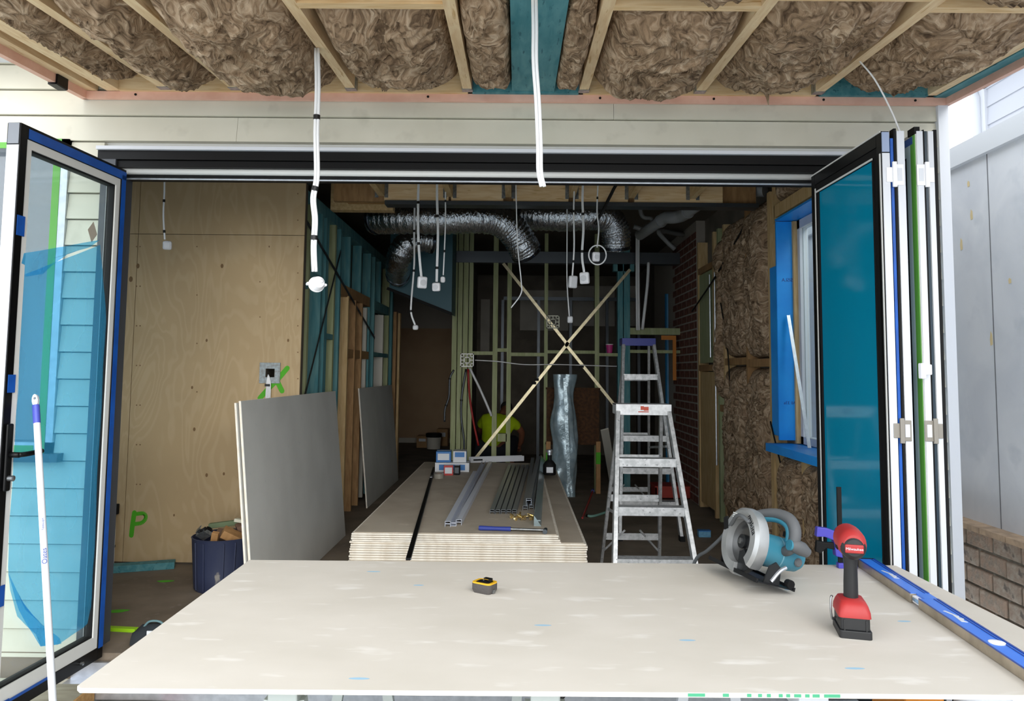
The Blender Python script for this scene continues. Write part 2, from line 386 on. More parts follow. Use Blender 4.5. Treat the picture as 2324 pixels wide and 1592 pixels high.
MB().box(-2.18, -2.14, 3.36, 3.44, cz(3.4) - .052, cz(3.4) - .038).box(-2.145, -2.135, 3.36, 3.44, cz(3.4) - .05, cz(3.4) + .02).build('bracket', 'black', cl)
MB().box(2.123, 2.133, 3.28, 3.36, cz(3.3) - .035, cz(3.3) + .03).build('bracket', 'black', cl)
for x in (-1.9, -1.0, -.45, .4, .96, 1.5, 1.95): MB().lathe([(.006, 0), (.006, .003)], 8, TR(x, Y1 - .013, cz(Y1) - .02) @ RX(math.pi / 2)).build('screw', 'blackmat', cl)
def batt(x0, x1, ya, yb, bulge, res, seed, label, edge=.13, m='wool'):
    nx = max(8, int((x1 - x0) / res)); ny = max(8, int((yb - ya) / res)); mb = MB()
    def fn(s, t):
        x = x0 + (x1 - x0) * s; y = ya + (yb - ya) * t
        sh = max(0, (1 - abs(2 * s - 1) ** 3.4) * (1 - abs(2 * t - 1) ** 5)) ** .5
        p = Vector((x * 4.2, y * 3.2, seed)); w = noise.noise_vector(p) * .9
        q = p + w; a = noise.noise(q * 1.1); r1 = 1 - abs(noise.noise(q * 2.3 + Vector((3, 1, seed)))) * 2; r2 = 1 - abs(noise.noise((q + w * .7) * 5.1)) * 2
        d = edge - (edge + bulge) * sh + sh * (-.034 * a - .028 * r1 * abs(r1) - .012 * r2)
        wob = .012 * noise.noise(Vector((x * 9, y * 9, seed + 5)))
        return (x + wob * sh, y + wob * sh, cz(y) + d)
    mb.grid(fn, nx, ny)
    # top closing sheet
    k = len(mb.v); mb.v += [Vector((x, y, cz(y) + .17)) for y in (ya, yb) for x in (x0, x1)]
    mb.f.append((k, k + 2, k + 3, k + 1))
    c0, c1, c2, c3 = 0, nx, ny * (nx + 1), ny * (nx + 1) + nx
    mb.f.append(tuple([k] + [i for i in range(0, nx + 1)] + [k + 1])); mb.f.append(tuple([k + 2] + [c2 + i for i in range(nx + 1)] + [k + 3]))
    mb.f.append(tuple([k] + [j * (nx + 1) for j in range(ny + 1)] + [k + 2])); mb.f.append(tuple([k + 1] + [c1 + j * (nx + 1) for j in range(ny + 1)] + [k + 3]))
    o = mb.build('insulation_batt', m, None, smooth=True)
    return tag(o, label, 'insulation', 'brown wool insulation batts in the porch ceiling')
bl_ = ['brown wool batt beside the double edge beam of the porch ceiling', 'narrow brown wool batt between close joists beside the edge bay', 'wide bulging brown wool batt with a long white flex hanging by its side', 'brown wool batt between the flex bay and the teal plate bay', '',
       'sagging brown wool batt just past the teal plate bay', 'brown wool batt with a torn wisp hanging over the pink trim', 'brown wool batt in the last bay by the teal edge beam']
for i, (a, b) in enumerate(bays):
    xa = a + .026; xb = b - .026
    if i == 4:
        batt(xa, -.036, 1.5, 2.29, .022, .016, 51, 'narrow outer row brown wool batt on the first side of the teal plate', .06); batt(.173, xb, 1.5, 2.29, .018, .016, 53, 'narrow outer row brown wool batt on the white cable side of the plate', .06)
        batt(xa, -.036, NY[i] + .02, Y1 - .06, .022, .008, 41, 'narrow brown wool batt squeezed against the first side of the teal plate', .06)
        batt(.173, xb, NY[i] + .02, Y1 - .06, .018, .008, 43, 'narrow brown wool batt on the white cable side of the teal plate', .06)
        continue
    bu = [.03, .045, .085, .05, 0, .075, .055, .05][i]
    batt(xa, xb if i != 2 else xb, NY[i] + .005, Y1 - .09 - (.05 if i in (0, 7) else 0), bu, .0075, i * 3.7 + 1, bl_[i])
    if i != 4:
        batt(xa, xb, 1.5, NY[i] - (.12 if i == 3 else .05), .05, .016, i * 5.1 + 20, ['outer row brown wool batt beside the double edge beam', 'outer row brown wool batt past the teal nogging', 'outer row brown wool batt of the bay with the hanging flex', 'brown wool batt hanging over the nogging of the flex side bay', '', 'brown wool batt just showing past the nogging near the teal plate', 'outer row brown wool batt of the bay with the torn wisp', 'brown wool batt past the nogging of the last bay by the teal beam'][i])
# ------------------------------------------------------------------ hanging cables on the porch
mat('cable', 'f0f1f2', .35)
mat('tapeblack', '101010', .5)
def cable(name, label, pts, r, ties=(), group=None, n=8, double=False, m='cable'):
    P = smoothpts(pts, 6); t = thing(name, label, 'cable', P[-1], group=group)
    if double:
        for s in (-1, 1): MB().tube([p + Vector((s * r * 1.0, 0, 0)) for p in P], r, n).build('cable', m, t, W=True, smooth=True)
    else: MB().tube(P, r, n).build('cable', m, t, W=True, smooth=True)
    for f_ in ties:
        i = min(len(P) - 2, int(f_ * (len(P) - 1))); d = (P[i + 1] - P[i]).normalized(); q = P[i]
        MB().tube([q - d * .009, q + d * .009], r * (2.3 if double else 1.35), 10).build('tie', 'tapeblack', t, W=True, smooth='a')
    return t
def dl_box(t, p, sc, M, seed=0):
    """white moulded cable housing with two screw ears"""
    M = TR(*p) @ M @ Matrix.Scale(sc, 4)
    hs = MB().lathe([(.0, .055), (.30, .05), (.40, -.02), (.50, -.35), (.52, -.55), (.56, -.57), (.56, -.68), (.3, -.7), (0, -.7)], 24, M, cap=False).build('housing', mat('whiteplastic', 'f3f3f6', .35), t, W=True, smooth='a')
    for s in (-1, 1):
        e = MB(); e.lathe([(.10, -.5), (.10, -.72)], 10, M @ TR(.62 * s, 0, 0)).box(.45 if s > 0 else -.66, .66 if s > 0 else -.45, -.06, .06, -.64, -.58, M)
        e.build('screw_ear', 'whiteplastic', hs, W=True)
    MB().lathe([(.14, .02), (.16, .1), (.08, .12)], 12, M @ TR(.15, .05, .0)).build('cap', mat('lightgrey', 'd9dadd', .4), hs, W=True, smooth=True)
p0 = at_ceil(722, 112); Yc = p0.y - .02
pts = [Vector((p0.x, Yc, p0.z - .004))] + [at_y(u, v, Yc) for u, v in ((721, 200), (718, 300), (719, 400), (711, 450), (715, 500), (712, 560), (714, 617))]
t = cable('hanging_flex', 'long white twin flex with a big white housing hanging from a porch joist', pts, .0062, (.26, .5, .83), double=True)
dl_box(t, at_y(724, 640, Yc - .02), .058, RZ(.45) @ RX(1.35) @ RY(.1))
p0 = at_ceil(1212, -6, .0); Yc = p0.y
pts = [Vector((p0.x, Yc, p0.z + .05))] + [at_y(u, v, Yc) for u, v in ((1214, 60), (1214, 140), (1220, 230), (1224, 330), (1225, 390), (1232, 424))]
cable('bare_cable', 'thick flat white cable hanging bare in front of the black head track', pts, .0058, (), double=True)
p0 = at_ceil(1948, 135, .01); p1 = at_y(2044, 303, 3.05)
cable('thin_cable', 'thin white cable drooping from the last porch joist to the folded doors', [p0 + Vector((0, .02, .04)), p0, at_y(1985, 180, 3.1), at_y(2022, 250, 3.07), p1], .0035)
# ------------------------------------------------------------------ door leaves
LH0, LH1, LT = -.01, 2.31, .058
def leaf_frame(t, Wd, face, mo, mi):
    """face = +1/-1: side (local y) that carries the beads shown"""
    o = MB()
    for a, b, c, d in ((0, .04, LH0, LH1), (Wd - .04, Wd, LH0, LH1), (.04, Wd - .04, LH0, LH0 + .055), (.04, Wd - .04, LH1 - .055, LH1)): o.box(a, b, -LT / 2, LT / 2, c, d)
    o.build('frame', mo, t, bevel=.002)
    i_ = MB()
    for a, b, c, d in ((.04, .07, LH0 + .055, LH1 - .055), (Wd - .07, Wd - .04, LH0 + .055, LH1 - .055), (.07, Wd - .07, LH0 + .055, LH0 + .11), (.07, Wd - .07, LH1 - .11 + .02, LH1 - .055)): i_.box(a, b, -LT / 2 + .004, LT / 2 - .004, c, d)
    i_.build('bead', mi, t)
    g_ = MB(); x0, x1, z0, z1 = .07, Wd - .07, LH0 + .11, LH1 - .09
    for a, b, c, d in ((x0, x0 + .008, z0, z1), (x1 - .008, x1, z0, z1), (x0, x1, z0, z0 + .008), (x0, x1, z1 - .008, z1)): g_.box(a, b, -.018, .018, c, d)
    g_.build('gasket', 'blackmat', t)
    MB().box(x0, x1, -.006, .006, z0, z1).build('pane', 'glass', t)
A0 = Vector((OL + .005, YF - .04, 0)); A1 = Vector((-2.005, 2.90, 0)); dv = A1 - A0; Wd = dv.length
d1 = struct('door_1', 'open glazed door leaf with blue masking tape and peeling blue film', 'door', A0, math.atan2(dv.y, dv.x))
leaf_frame(d1, Wd, 1, 'black', 'offwhite')
ys_ = 1   # local +y faces the camera side
MB().box(Wd, Wd + .003, -LT / 2 + .004, LT / 2 - .004, LH0, LH1 - .09).build('edge_strip', 'white', d1)
MB().box(Wd, Wd + .003, -LT / 2 + .006, LT / 2 - .006, LH1 - .085, LH1).build('edge_cap', mat('capgrey', '8c9098', .5), d1)
yf = LT / 2 + .001
MB().box(.0, Wd - .045, yf - .003, yf, LH1 - .052, LH1 - .012).box(.001, .034, yf - .003, yf, LH0 + .05, LH1 - .03).box(.35, Wd - .02, yf - .003, yf, LH0 + .045, LH0 + .056).box(Wd - .12, Wd, yf - .003, yf, LH0 + .02, LH0 + .06).build('masking_tape', 'bluetape', d1)
MB().box(Wd - .05, Wd - .008, yf - .003, yf + .001, 1.86, 1.94).box(Wd - .05, Wd - .012, yf - .003, yf + .001, 1.02 + .22, 1.31).box(Wd - .06, Wd - .02, yf - .003, yf + .001, .42, .50).build('tape_tab', 'bluetape', d1)
def dplane(u, v, y=0.0):
    M = wm(d1); n = (M.to_3x3() @ Vector((0, 1, 0))); P = M @ Vector((0, y, 0)); r = ray(u, v)
    q = EYE + r * ((P - EYE).dot(n) / r.dot(n)); return M.inverted() @ q
MB().box(Wd - .045, Wd - .012, yf, yf + .012, .86, 1.12).build('lock_plate', 'black', d1, bevel=.006)
hm = MB().tube([(Wd - .03, yf + .01, 1.0), (Wd - .03, yf + .05, 1.0)], .011, 12)
hm.tube(smoothpts([(Wd - .03, yf + .048, 1.0), (Wd - .08, yf + .052, 1.0), (Wd - .155, yf + .05, 1.003)]), .010, 10)
hm.build('handle', 'black', d1, smooth=True)
MB().lathe([(.011, 0), (.011, .02), (.007, .022)], 14, TR(Wd - .03, yf + .012, .91) @ RX(-math.pi / 2)).build('lock_cylinder', 'steel', d1, smooth='a')
MB().lathe([(.007, 0), (.008, .012), (.0, .014)], 10, TR(.16, yf, LH0 + .03) @ RX(-math.pi / 2)).build('drain_plug', 'steel', d1)
def sheet(name, m, Lpx, Rpx, y, amp, seed, n=40, k=14, y1=None):
    def interp(P, t):
        f_ = t * (len(P) - 1); i = min(len(P) - 2, int(f_)); a = f_ - i
        return (P[i][0] * (1 - a) + P[i + 1][0] * a, P[i][1] * (1 - a) + P[i + 1][1] * a)
    def fn(s, t):
        l = interp(Lpx, t); r_ = interp(Rpx, t); u = l[0] * (1 - s) + r_[0] * s; v = l[1] * (1 - s) + r_[1] * s
        q = dplane(u, v, y); q.y += amp * noise.noise(Vector((q.x * 7, q.z * 4, seed))) + amp * .5 * noise.noise(Vector((q.x * 18, q.z * 9, seed)))
        return tuple(q)
    return MB().grid(fn, k, n).build(name, m, d1, smooth=True, fix=False)
sheet('protective_film', 'bluefilm', [(52, 625), (45, 760), (40, 900), (32, 1030), (22, 1180), (18, 1300), (45, 1390), (92, 1468)], [(228, 556), (240, 720), (238, 900), (236, 1060), (228, 1220), (215, 1340), (198, 1420), (130, 1464)], .012, .006, 3)
sheet('film_fold', 'bluefilm', [(52, 575), (48, 600), (50, 615), (60, 628)], [(228, 545), (205, 562), (150, 575), (100, 622)], .024, .014, 9, 16, 20)
sheet('film_fold', 'bluefilm', [(18, 1300), (22, 1340), (40, 1400), (80, 1440), (92, 1468)], [(60, 1385), (100, 1420), (125, 1440), (135, 1450), (140, 1462)], .024, .012, 12, 16, 10)
s_ = MB(); q = dplane(210, 527, .010)
for a in (0,): s_.add([(q.x + .035 * math.cos(b), q.y, q.z + .05 * math.sin(b)) for b in (0.1, 1.67, 3.24, 4.81)], [(0, 1, 2, 3)])
s_.build('sticker', mat('paper', 'b9b0a0', .7), d1, fix=False)
# folded leaves
def leaf(name, label, a, b, face, mo, mi, film):
    a = Vector(a); b = Vector(b); dv = b - a; w = dv.length
    t = struct(name, label, 'door', (a.x, a.y, 0), math.atan2(dv.y, dv.x)); leaf_frame(t, w, face, mo, mi)
    if film:
        for s in (-1, 1): MB().box(.072, w - .072, s * .0085 - .0005, s * .0085 + .0005, LH0 + .115, LH1 - .095).build('protective_film', film, t)
    return t, w
NE = 2.92
def ux(u, Y=NE): return at_y(u, 700, Y).x - (u - 1162) * 0 + 0
def px(u): return at_y(u, 345, NE).x
LTs = {}
def leaf_u(name, label, u0, u1, mo, mi, film, far=0.0):
    global LT
    x0, x1 = px(u0), px(u1); LT = x1 - x0; xc = (x0 + x1) / 2
    r_ = leaf(name, label, (xc + far, 3.61, 0), (xc, NE, 0), -1, mo, mi, film); LTs[name] = LT; return r_
dA, wA = leaf_u('door_2', 'folded door leaf with black frame and teal film over its pane', 2000, 2019, 'black', 'blackmat', 'tealfilm', -.006)
dB, wB = leaf_u('door_3', 'second folded door leaf with white edge and blue tape along the seam', 2034, 2053, 'offwhite', 'black', 'bluefilm')
dC, wC = leaf_u('door_4', 'third folded door leaf with green tape beside its white edge', 2079, 2095, 'offwhite', 'offwhite', 'paleglass', .012)
dD, wD = leaf_u('door_5', 'last folded door leaf with white edge next to the house corner', 2105, 2119, 'offwhite', 'black', 'bluefilm', .012)
for t, w in ((dA, wA), (dB, wB), (dC, wC), (dD, wD)):
    top = .09 if t is dA else .0; k = LTs[t.name] / 2 - .002
    MB().box(w, w + .004, -k, k, LH0, LH1 - top).build('edge_strip', 'white', t)
LT = LTs['door_2']
MB().box(wA, wA + .004, -LT / 2 + .002, LT / 2 - .002, LH1 - .085, LH1 - .005).build('edge_cap', mat('capblue', '97a6c4', .5), dA)
# face lines of the teal leaf (local y: camera side is the -X side)
sA = 1 if (wm(dA).to_3x3() @ Vector((0, 1, 0))).x < 0 else -1
yA = sA * (LT / 2 + .001)
MB().box(.048, .056, yA - .003, yA, LH0 + .02, LH1 - .075).box(wA - .012, wA - .004, yA - .003, yA, LH0, LH1 - .09).box(.05, wA - .07, yA - .003, yA, LH1 - .098, LH1 - .090).box(.0, wA, yA - .003, yA, LH1 - .006, LH1).build('edge_line', 'offwhite', dA)
def strip(d_, w_, side, off, wd, m_, nm, top=.0):
    y_ = side * (LTs[d_.name] / 2 + off + wd / 2); MB().box(w_ - .03, w_ + .003, y_ - wd / 2, y_ + wd / 2, LH0, LH1 + top).build(nm, m_, d_)
strip(dA, wA, -sA, .002, .011, 'bluetape', 'seam_strip', -.03)
strip(dB, wB, sA, .0, .010, 'blackmat', 'seal', .01)
strip(dC, wC, -sA, .0, .004, 'blackmat', 'seal', .006); strip(dD, wD, sA, .001, .011, mat('seal', '24343f', .35), 'seam_strip', 0)
strip(dD, wD, -sA, .0, .012, 'blackmat', 'seal', .006)
LT = LTs['door_4']
yC = sA * (LT / 2 + .002)
MB().box(wC - .038, wC - .004, yC - .001, yC + .001, LH0, LH1 - .012).build('masking_tape', 'greentape', dC)
MB().box(wC - .16, wC - .038, yC - .001, yC + .001, LH0, LH1 - .045).build('protective_film', mat('palefilm', 'c4dce4', .4), dC)
MB().box(wC - .16, wC - .02, yC - .0015, yC + .0015, LH1 - .045, LH1 - .015).build('masking_tape', 'bluetape', dC)
def hinge(parent, w, y, z, h, m, flip):
    b = MB(); s = flip
    b.box(w + .004, w + .008, min(y, y + s * .034), max(y, y + s * .034), z, z + h)
    b.box(w + .006, w + .016, min(y - s * .012, y + s * .004), max(y - s * .012, y + s * .004), z - .008, z + h + .008)
    b.box(w + .004, w + .008, min(y - s * .034, y - s * .01), max(y - s * .034, y - s * .01), z + h * .15, z + h * .85)
    hb = b.build('hinge', m, parent, bevel=.0015)
    MB().box(w + .008, w + .0095, min(y + s * .009, y + s * .027), max(y + s * .009, y + s * .027), z + h * .2, z + h * .8).build('hinge_insert', 'white', hb)
mat('hingegrey', '9b958b', .4, .5)
for z, h, m_ in ((2.09, .085, 'whiteplastic'), (1.09, .08, 'hingegrey'), (.25, .08, 'hingegrey')):
    hinge(dB, wB, sA * LTs['door_3'] / 2 + sA * .010, z, h, m_, -sA); hinge(dC, wC, -sA * LTs['door_4'] / 2 - sA * .004, z, h, m_, sA)
MB().cb((wC + .02, yC * 1.0, 1.365), (.04, .035, .04)).cb((wC + .03, yC + sA * .016, 1.36), (.025, .02, .06)).build('latch', 'whiteplastic', dC, bevel=.004)
# torn rubber seal at the top of the leaves
MB().box(wC - .05, wC + .002, yC - .004, yC + .018, LH1 - .01, LH1 + .018).build('seal_tail', 'blackmat', dC)
# pole leaning on the open leaf
tp = Vector((-1.912, 3.02, 0)); tp = at_y(80, 896, 3.02); lo = at_y(120, 1592, 2.76); d = (lo - tp).normalized(); bt = tp + d * ((tp.z - GZ - .004) / -d.z)
t = thing('broom_handle', 'white pole with a blue collar leaning against the open glazed leaf', 'pole', bt)
MB().tube([tp + d * .05, bt], .0125, 14).build('shaft', 'white', t, W=True, smooth='a')
MB().tube([tp + d * .045, tp + d * .12], .0135, 14).build('collar', mat('violetblue', '4a55b8', .45), t, W=True, smooth='a')
rg = MB(); a = Vector((1, 0, 0)); a = (a - d * a.dot(d)).normalized()
c = tp + d * .025; nn = 12; oo = [(.012 * math.cos(2 * math.pi * i / nn), .026 * math.sin(2 * math.pi * i / nn)) for i in range(nn)]; ii = [(.0055 * math.cos(2 * math.pi * i / nn), .0055 * math.sin(2 * math.pi * i / nn) + .008) for i in range(nn)]
Mx = Matrix((a, -d, a.cross(-d))).transposed().to_4x4(); Mx.translation = c
rg.ring(oo, ii, -.006, .006, Mx).build('hanging_eye', 'white', t, W=True)
def text_obj(s, size, M, m, parent=None, name='lettering', ext=.0004, W=True, sx=1):
    cu = bpy.data.curves.new(name, 'FONT'); cu.body = s; cu.size = size; cu.align_x = 'CENTER'; cu.align_y = 'CENTER'; cu.extrude = ext
    o = bpy.data.objects.new(name, cu); COL.objects.link(o); dg = bpy.context.evaluated_depsgraph_get(); me = bpy.data.meshes.new_from_object(o.evaluated_get(dg))
    bpy.data.objects.remove(o); me.transform(M @ Matrix.Diagonal((sx, 1, 1, 1)))
    if parent is not None and W: me.transform(wm(parent).inverted())
    me.materials.clear(); me.materials.append(MATS[m]); o = bpy.data.objects.new(name, me); COL.objects.link(o)
    if parent is not None: o.parent = parent
    return o
mat('blueink', '1e3f9a', .5)
view = Vector((-.85, -.5, 0)); vn = (EYE - (tp + d * .62)); vn = (vn - d * vn.dot(d)).normalized()
Mt = Matrix(((-d), vn.cross(-d), vn)).transposed().to_4x4(); Mt.translation = tp + d * .64 + vn * .0128
text_obj('Oates', .024, Mt, 'blueink', t)
Mt.translation = tp + d * .52 + vn * .0128
text_obj('Telescopic', .011, Mt, 'blueink', t)
_w = [o for o in COL.objects if o.get('label') == 'brown wool batt with a torn wisp hanging over the pink trim'][0]
_p = at_y(1738, 205, Y1 - .06)
MB().tube([_p + Vector((-.03, -.03, .06)), _p, _p + Vector((.012, .012, -.03)), _p + Vector((.022, .03, -.062))], [.03, .018, .008, .002], 8).build('torn_wisp', 'wool', _w, W=True, smooth=True)
# ------------------------------------------------------------------ interior shell
IX0, IX1, IZ = -3.2, 1.87, 2.95
PYW = 5.25                      # plywood partition plane
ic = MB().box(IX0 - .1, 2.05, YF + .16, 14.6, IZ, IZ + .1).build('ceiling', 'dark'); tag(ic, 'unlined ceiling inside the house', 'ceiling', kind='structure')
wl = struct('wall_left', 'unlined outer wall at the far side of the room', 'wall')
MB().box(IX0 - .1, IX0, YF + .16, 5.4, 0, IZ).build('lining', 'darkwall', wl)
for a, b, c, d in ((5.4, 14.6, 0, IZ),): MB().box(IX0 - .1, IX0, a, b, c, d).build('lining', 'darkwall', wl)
def ply_mat():
    m = bpy.data.materials.new('ply'); m.use_nodes = True; MATS['ply'] = m
    t = m.node_tree; N = t.nodes; L = t.links; b = N['Principled BSDF']; b.inputs['Roughness'].default_value = .7
    tc = N.new('ShaderNodeTexCoord'); mp = N.new('ShaderNodeMapping'); mp.inputs['Scale'].default_value = (2.6, 1, .75); L.new(tc.outputs['Object'], mp.inputs[0])
    n1 = N.new('ShaderNodeTexNoise'); n1.inputs['Scale'].default_value = 1.1; n1.inputs['Detail'].default_value = 3; n1.inputs['Distortion'].default_value = .6; L.new(mp.outputs[0], n1.inputs['Vector'])
    mu = N.new('ShaderNodeMath'); mu.operation = 'MULTIPLY'; mu.inputs[1].default_value = 95; L.new(n1.outputs['Fac'], mu.inputs[0])
    sn = N.new('ShaderNodeMath'); sn.operation = 'SINE'; L.new(mu.outputs[0], sn.inputs[0])
    rp = N.new('ShaderNodeValToRGB'); L.new(sn.outputs[0], rp.inputs[0]); e = rp.color_ramp.elements; e[0].position = .0; e[1].position = 1; e[0].color = hx('cdb186'); e[1].color = hx('d4b98f')
    n2 = N.new('ShaderNodeTexNoise'); n2.inputs['Scale'].default_value = 1.6; n2.inputs['Detail'].default_value = 4; L.new(tc.outputs['Object'], n2.inputs['Vector'])
    mx = N.new('ShaderNodeMix'); mx.data_type = 'RGBA'; mx.blend_type = 'MULTIPLY'; mx.inputs[0].default_value = .35; L.new(rp.outputs[0], mx.inputs[6]); L.new(n2.outputs['Fac'], mx.inputs[7])
    L.new(mx.outputs[2], b.inputs['Base Color'])
ply_mat()
PX1 = -1.515
wp = struct('wall_partition', 'plywood lined partition wall facing the opening', 'wall')
xs = at_y(306, 700, PYW).x; zs = at_y(500, 533, PYW).z
def holed(a, b, c, d, y0, y1, nm, m_):
    q = at_y(612, 847, PYW); h0, h1, k0, k1 = q.x - .03, q.x + .034, q.z - .03, q.z + .03
    MB().box(a, h0, y0, y1, c, d).box(h1, b, y0, y1, c, d).box(h0, h1, y0, y1, c, k0).box(h0, h1, y0, y1, k1, d).build(nm, m_, wp)
holed(xs + .002, PX1, .012, zs - .002, PYW, PYW + .015, 'plywood_sheet', 'ply'); holed(IX0, PX1 - .01, 0, IZ, PYW + .016, PYW + .10, 'framing', 'dark')
for a, b, c, d in ((xs + .002, PX1, zs + .002, 2.68), (IX0, xs - .002, .012, zs - .002), (IX0, xs - .002, zs + .002, 2.68)): MB().box(a, b, PYW, PYW + .015, c, d).build('plywood_sheet', 'ply', wp)
MB().box(IX0, PX1 + .02, PYW - .03, PYW + .1, 2.68, 2.74).build('cover_strip', 'dsteel', wp)
mat('knot', '7d6140', .8); mat('knotlight', 'b09068', .8)
for u, v, r in ((313, 604, 8), (297, 634, 9), (504, 604, 7), (469, 773, 5), (436, 880, 5), (441, 975, 6), (469, 1079, 6), (654, 773, 5), (508, 1076, 5), (611, 560, 3), (395, 1170, 4)):
    q = at_y(u, v, PYW); MB().lathe([(r * .0015, 0), (r * .0015, .0008)], 12, TR(q.x, q.y + .0002, q.z) @ RX(math.pi / 2) @ Matrix.Diagonal((1, 1.5, 1, 1))).build('knot', 'knot', wp)
for u, vs_ in ((676, range(440, 880, 60)), (318, range(560, 1200, 90)), (310, range(560, 1200, 90)), (447, range(560, 1000, 110)), (590, range(640, 800, 80))):
    for v in vs_:
        q = at_y(u, v, PYW); MB().lathe([(.005, 0), (.005, .0014)], 6, TR(q.x, q.y, q.z) @ RX(math.pi / 2)).build('screw', 'knot', wp)
mat('spray', '4fae1c', .7)
def strokes(name, parent, m, lines, w, Y):
    mb = MB()
    for ln in lines:
        P = [at_y(u, v, Y) for u, v in ln]
        P = smoothpts(P, 5) if len(P) > 2 else P
        for a, b in zip(P, P[1:]):
            d = (b - a).normalized(); n_ = Vector((-d.z, 0, d.x)) * w / 2
            mb.add([a - n_, b - n_, b + n_, a + n_], [(0, 1, 2, 3)])
        for e in (P[0], P[-1]): mb.add([(e.x + w / 2 * math.cos(k * math.pi / 4), Y - .0003, e.z + w / 2 * math.sin(k * math.pi / 4)) for k in range(8)], [tuple(range(8))])
    return mb.build(name, m, parent, fix=False)
strokes('spray_mark', wp, 'spray', [((652, 836), (630, 862), (608, 884), (590, 904))], .035, PYW - .002)
strokes('spray_mark', wp, 'spray', [((628, 862), (634, 876), (640, 888))], .035, PYW - .0024)
strokes('spray_mark', wp, 'spray', [((305, 1164), (301, 1190), (298, 1216))], .032, PYW - .002)
strokes('spray_mark', wp, 'spray', [((304, 1168), (326, 1166), (331, 1176), (322, 1187), (306, 1190))], .026, PYW - .0024)
# left stud partition running back
ws = struct('wall_studs', 'teal treated stud partition running back behind the plywood', 'wall')
SX = -1.58
for y, w, m_ in ((5.36, .045, 'tealstud'), (5.62, .045, 'greenstud'), (5.98, .045, 'tealstud'), (6.12, .09, 'tealstud'), (6.42, .045, 'greenstud'), (6.62, .045, 'tealstud'), (8.0, .045, 'tealstud'), (8.25, .045, 'tealstud'), (9.2, .045, 'greenstud'), (9.45, .09, 'tealstud')):
    MB().box(SX - .09, SX, y, y + w, .045, 2.6).build('stud', m_, ws)
for y, z0 in ((7.0, 2.12), (7.5, 2.12), (8.6, 2.12)): MB().box(SX - .09, SX, y, y + .045, z0, 2.6).build('cripple_stud', 'tealstud', ws)
MB().box(SX - .09, SX, 5.3, 9.55, 2.6, 2.645).box(SX - .09, SX, 5.3, 9.55, 2.645, 2.69).build('top_plate', 'tealstud', ws)
MB().box(SX - .09, SX, 5.3, 6.9, 0, .045).build('bottom_plate', 'tealstud', ws)
MB().box(SX - .09, SX, 6.66, 8.0, 2.02, 2.12).build('lintel', mat('brownpine', 'ac8659', .7, col2='946f47', scale=8, stretch=(5, 5, 1)), ws)
MB().box(SX - .09, SX, 8.3, 9.2, 2.02, 2.12).build('lintel', 'tealstud', ws)
for y0, y1, z in ((5.40, 5.62, 1.95), (5.67, 5.98, 2.05), (6.2, 6.42, 1.6), (5.40, 5.62, 1.1), (8.3, 9.2, 1.5)): MB().box(SX - .09, SX, y0, y1, z, z + .045).build('nogging', 'tealstud', ws)
MB().bar((SX + .004, 5.5, 2.45), (SX + .004, 8.3, 1.7), .003, .03, (0, 0, 1)).build('strap_brace', 'dsteel', ws)
MB().bar((SX + .006, 5.4, .9), (SX + .006, 6.6, 2.4), .003, .03, (0, 0, 1)).build('strap_brace', 'dsteel', ws)
for y, z1, m_ in ((6.93, 2.03, 'pinez'), (7.25, 2.02, 'pinez'), (7.56, 2.02, 'pinez')): MB().box(SX - .09, SX + .012, y, y + .035, 0, z1).build('door_lining', 'brownpine' if y > 7.2 else 'pinez', ws)
MB().box(SX - .09, SX, 6.96, 8.0, 1.46, 1.54).build('nogging', 'brownpine', ws)
for y in (7.86, 8.86): MB().box(SX - .11, SX - .005, y, y + .05, .03, 2.0).build('painted_daylight_strip', 'dirtywhite', ws)  # pale strips painted in for slits of daylight between the linings
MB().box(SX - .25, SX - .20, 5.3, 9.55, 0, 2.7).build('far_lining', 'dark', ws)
# hallway end
wh = struct('wall_hall', 'beige plastered wall at the end of the hallway', 'wall')
MB().box(-2.6, -.75, 14.2, 14.3, .06, 2.15).build('wall_panel', 'beige', wh)
MB().box(-2.6, -.75, 14.15, 14.3, 0, .09).build('baseboard', 'dirtywhite', wh)
MB().box(-3.2, -.75, 14.32, 14.42, 0, IZ).build('upper_wall', mat('grey', 'b5b0a6', .8), wh)
wj = struct('door_6', 'brown timber jambs of the hallway doorway', 'door frame')
MB().box(-1.62, -1.55, 9.62, 9.72, 0, 2.1).build('jamb', 'brownpine', wj); MB().box(-1.62, -1.54, 9.85, 9.95, 0, 2.1).build('jamb', 'pinez', wj)
# cross beam and joists near the opening
bm = struct('ceiling_beam', 'long pine cross beam with galvanised joist hangers above a steel flange', 'beam')
BY = 5.55; bz0 = at_y(1160, 457, BY).z; bx0 = at_y(872, 440, BY).x
for a, b in ((872, 1018), (1024, 1142), (1165, 1290), (1306, 1425), (1440, 1640)): MB().box(at_y(a, 440, BY).x, at_y(b, 440, BY).x, BY, BY + .045, bz0, IZ - .01).build('beam_length', 'pinex', bm)
MB().box(-1.4, 1.8, BY + .045, BY + .09, bz0, IZ).build('rear_beam', 'brownpine', bm)
MB().box(-1.0, 1.8, BY - .02, BY + .1, bz0 - .035, bz0 - .005).build('steel_flange', 'dsteel', bm)
for u in (866, 1021, 1154, 1298, 1433, 1572):
    x = at_y(u, 440, BY).x
    MB().box(x - .022, x + .022, YF + .17, BY, bz0 + .03, IZ - .01).build('joist', mat('greypine', 'd2b686', .8, col2='bd9e6d', scale=9, stretch=(5, 1, 5)), bm)
    for s in (-1, 1): MB().box(x + s * .024 - .001 if s > 0 else x - .05, x + .05 if s > 0 else x - .024 + .001, BY - .004, BY - .001, bz0 + .02, IZ - .03).build('joist_hanger', 'galv', bm)
mat('pineblock', 'c49a63', .7, col2='b0864f', scale=9, stretch=(.7, 6, 6))
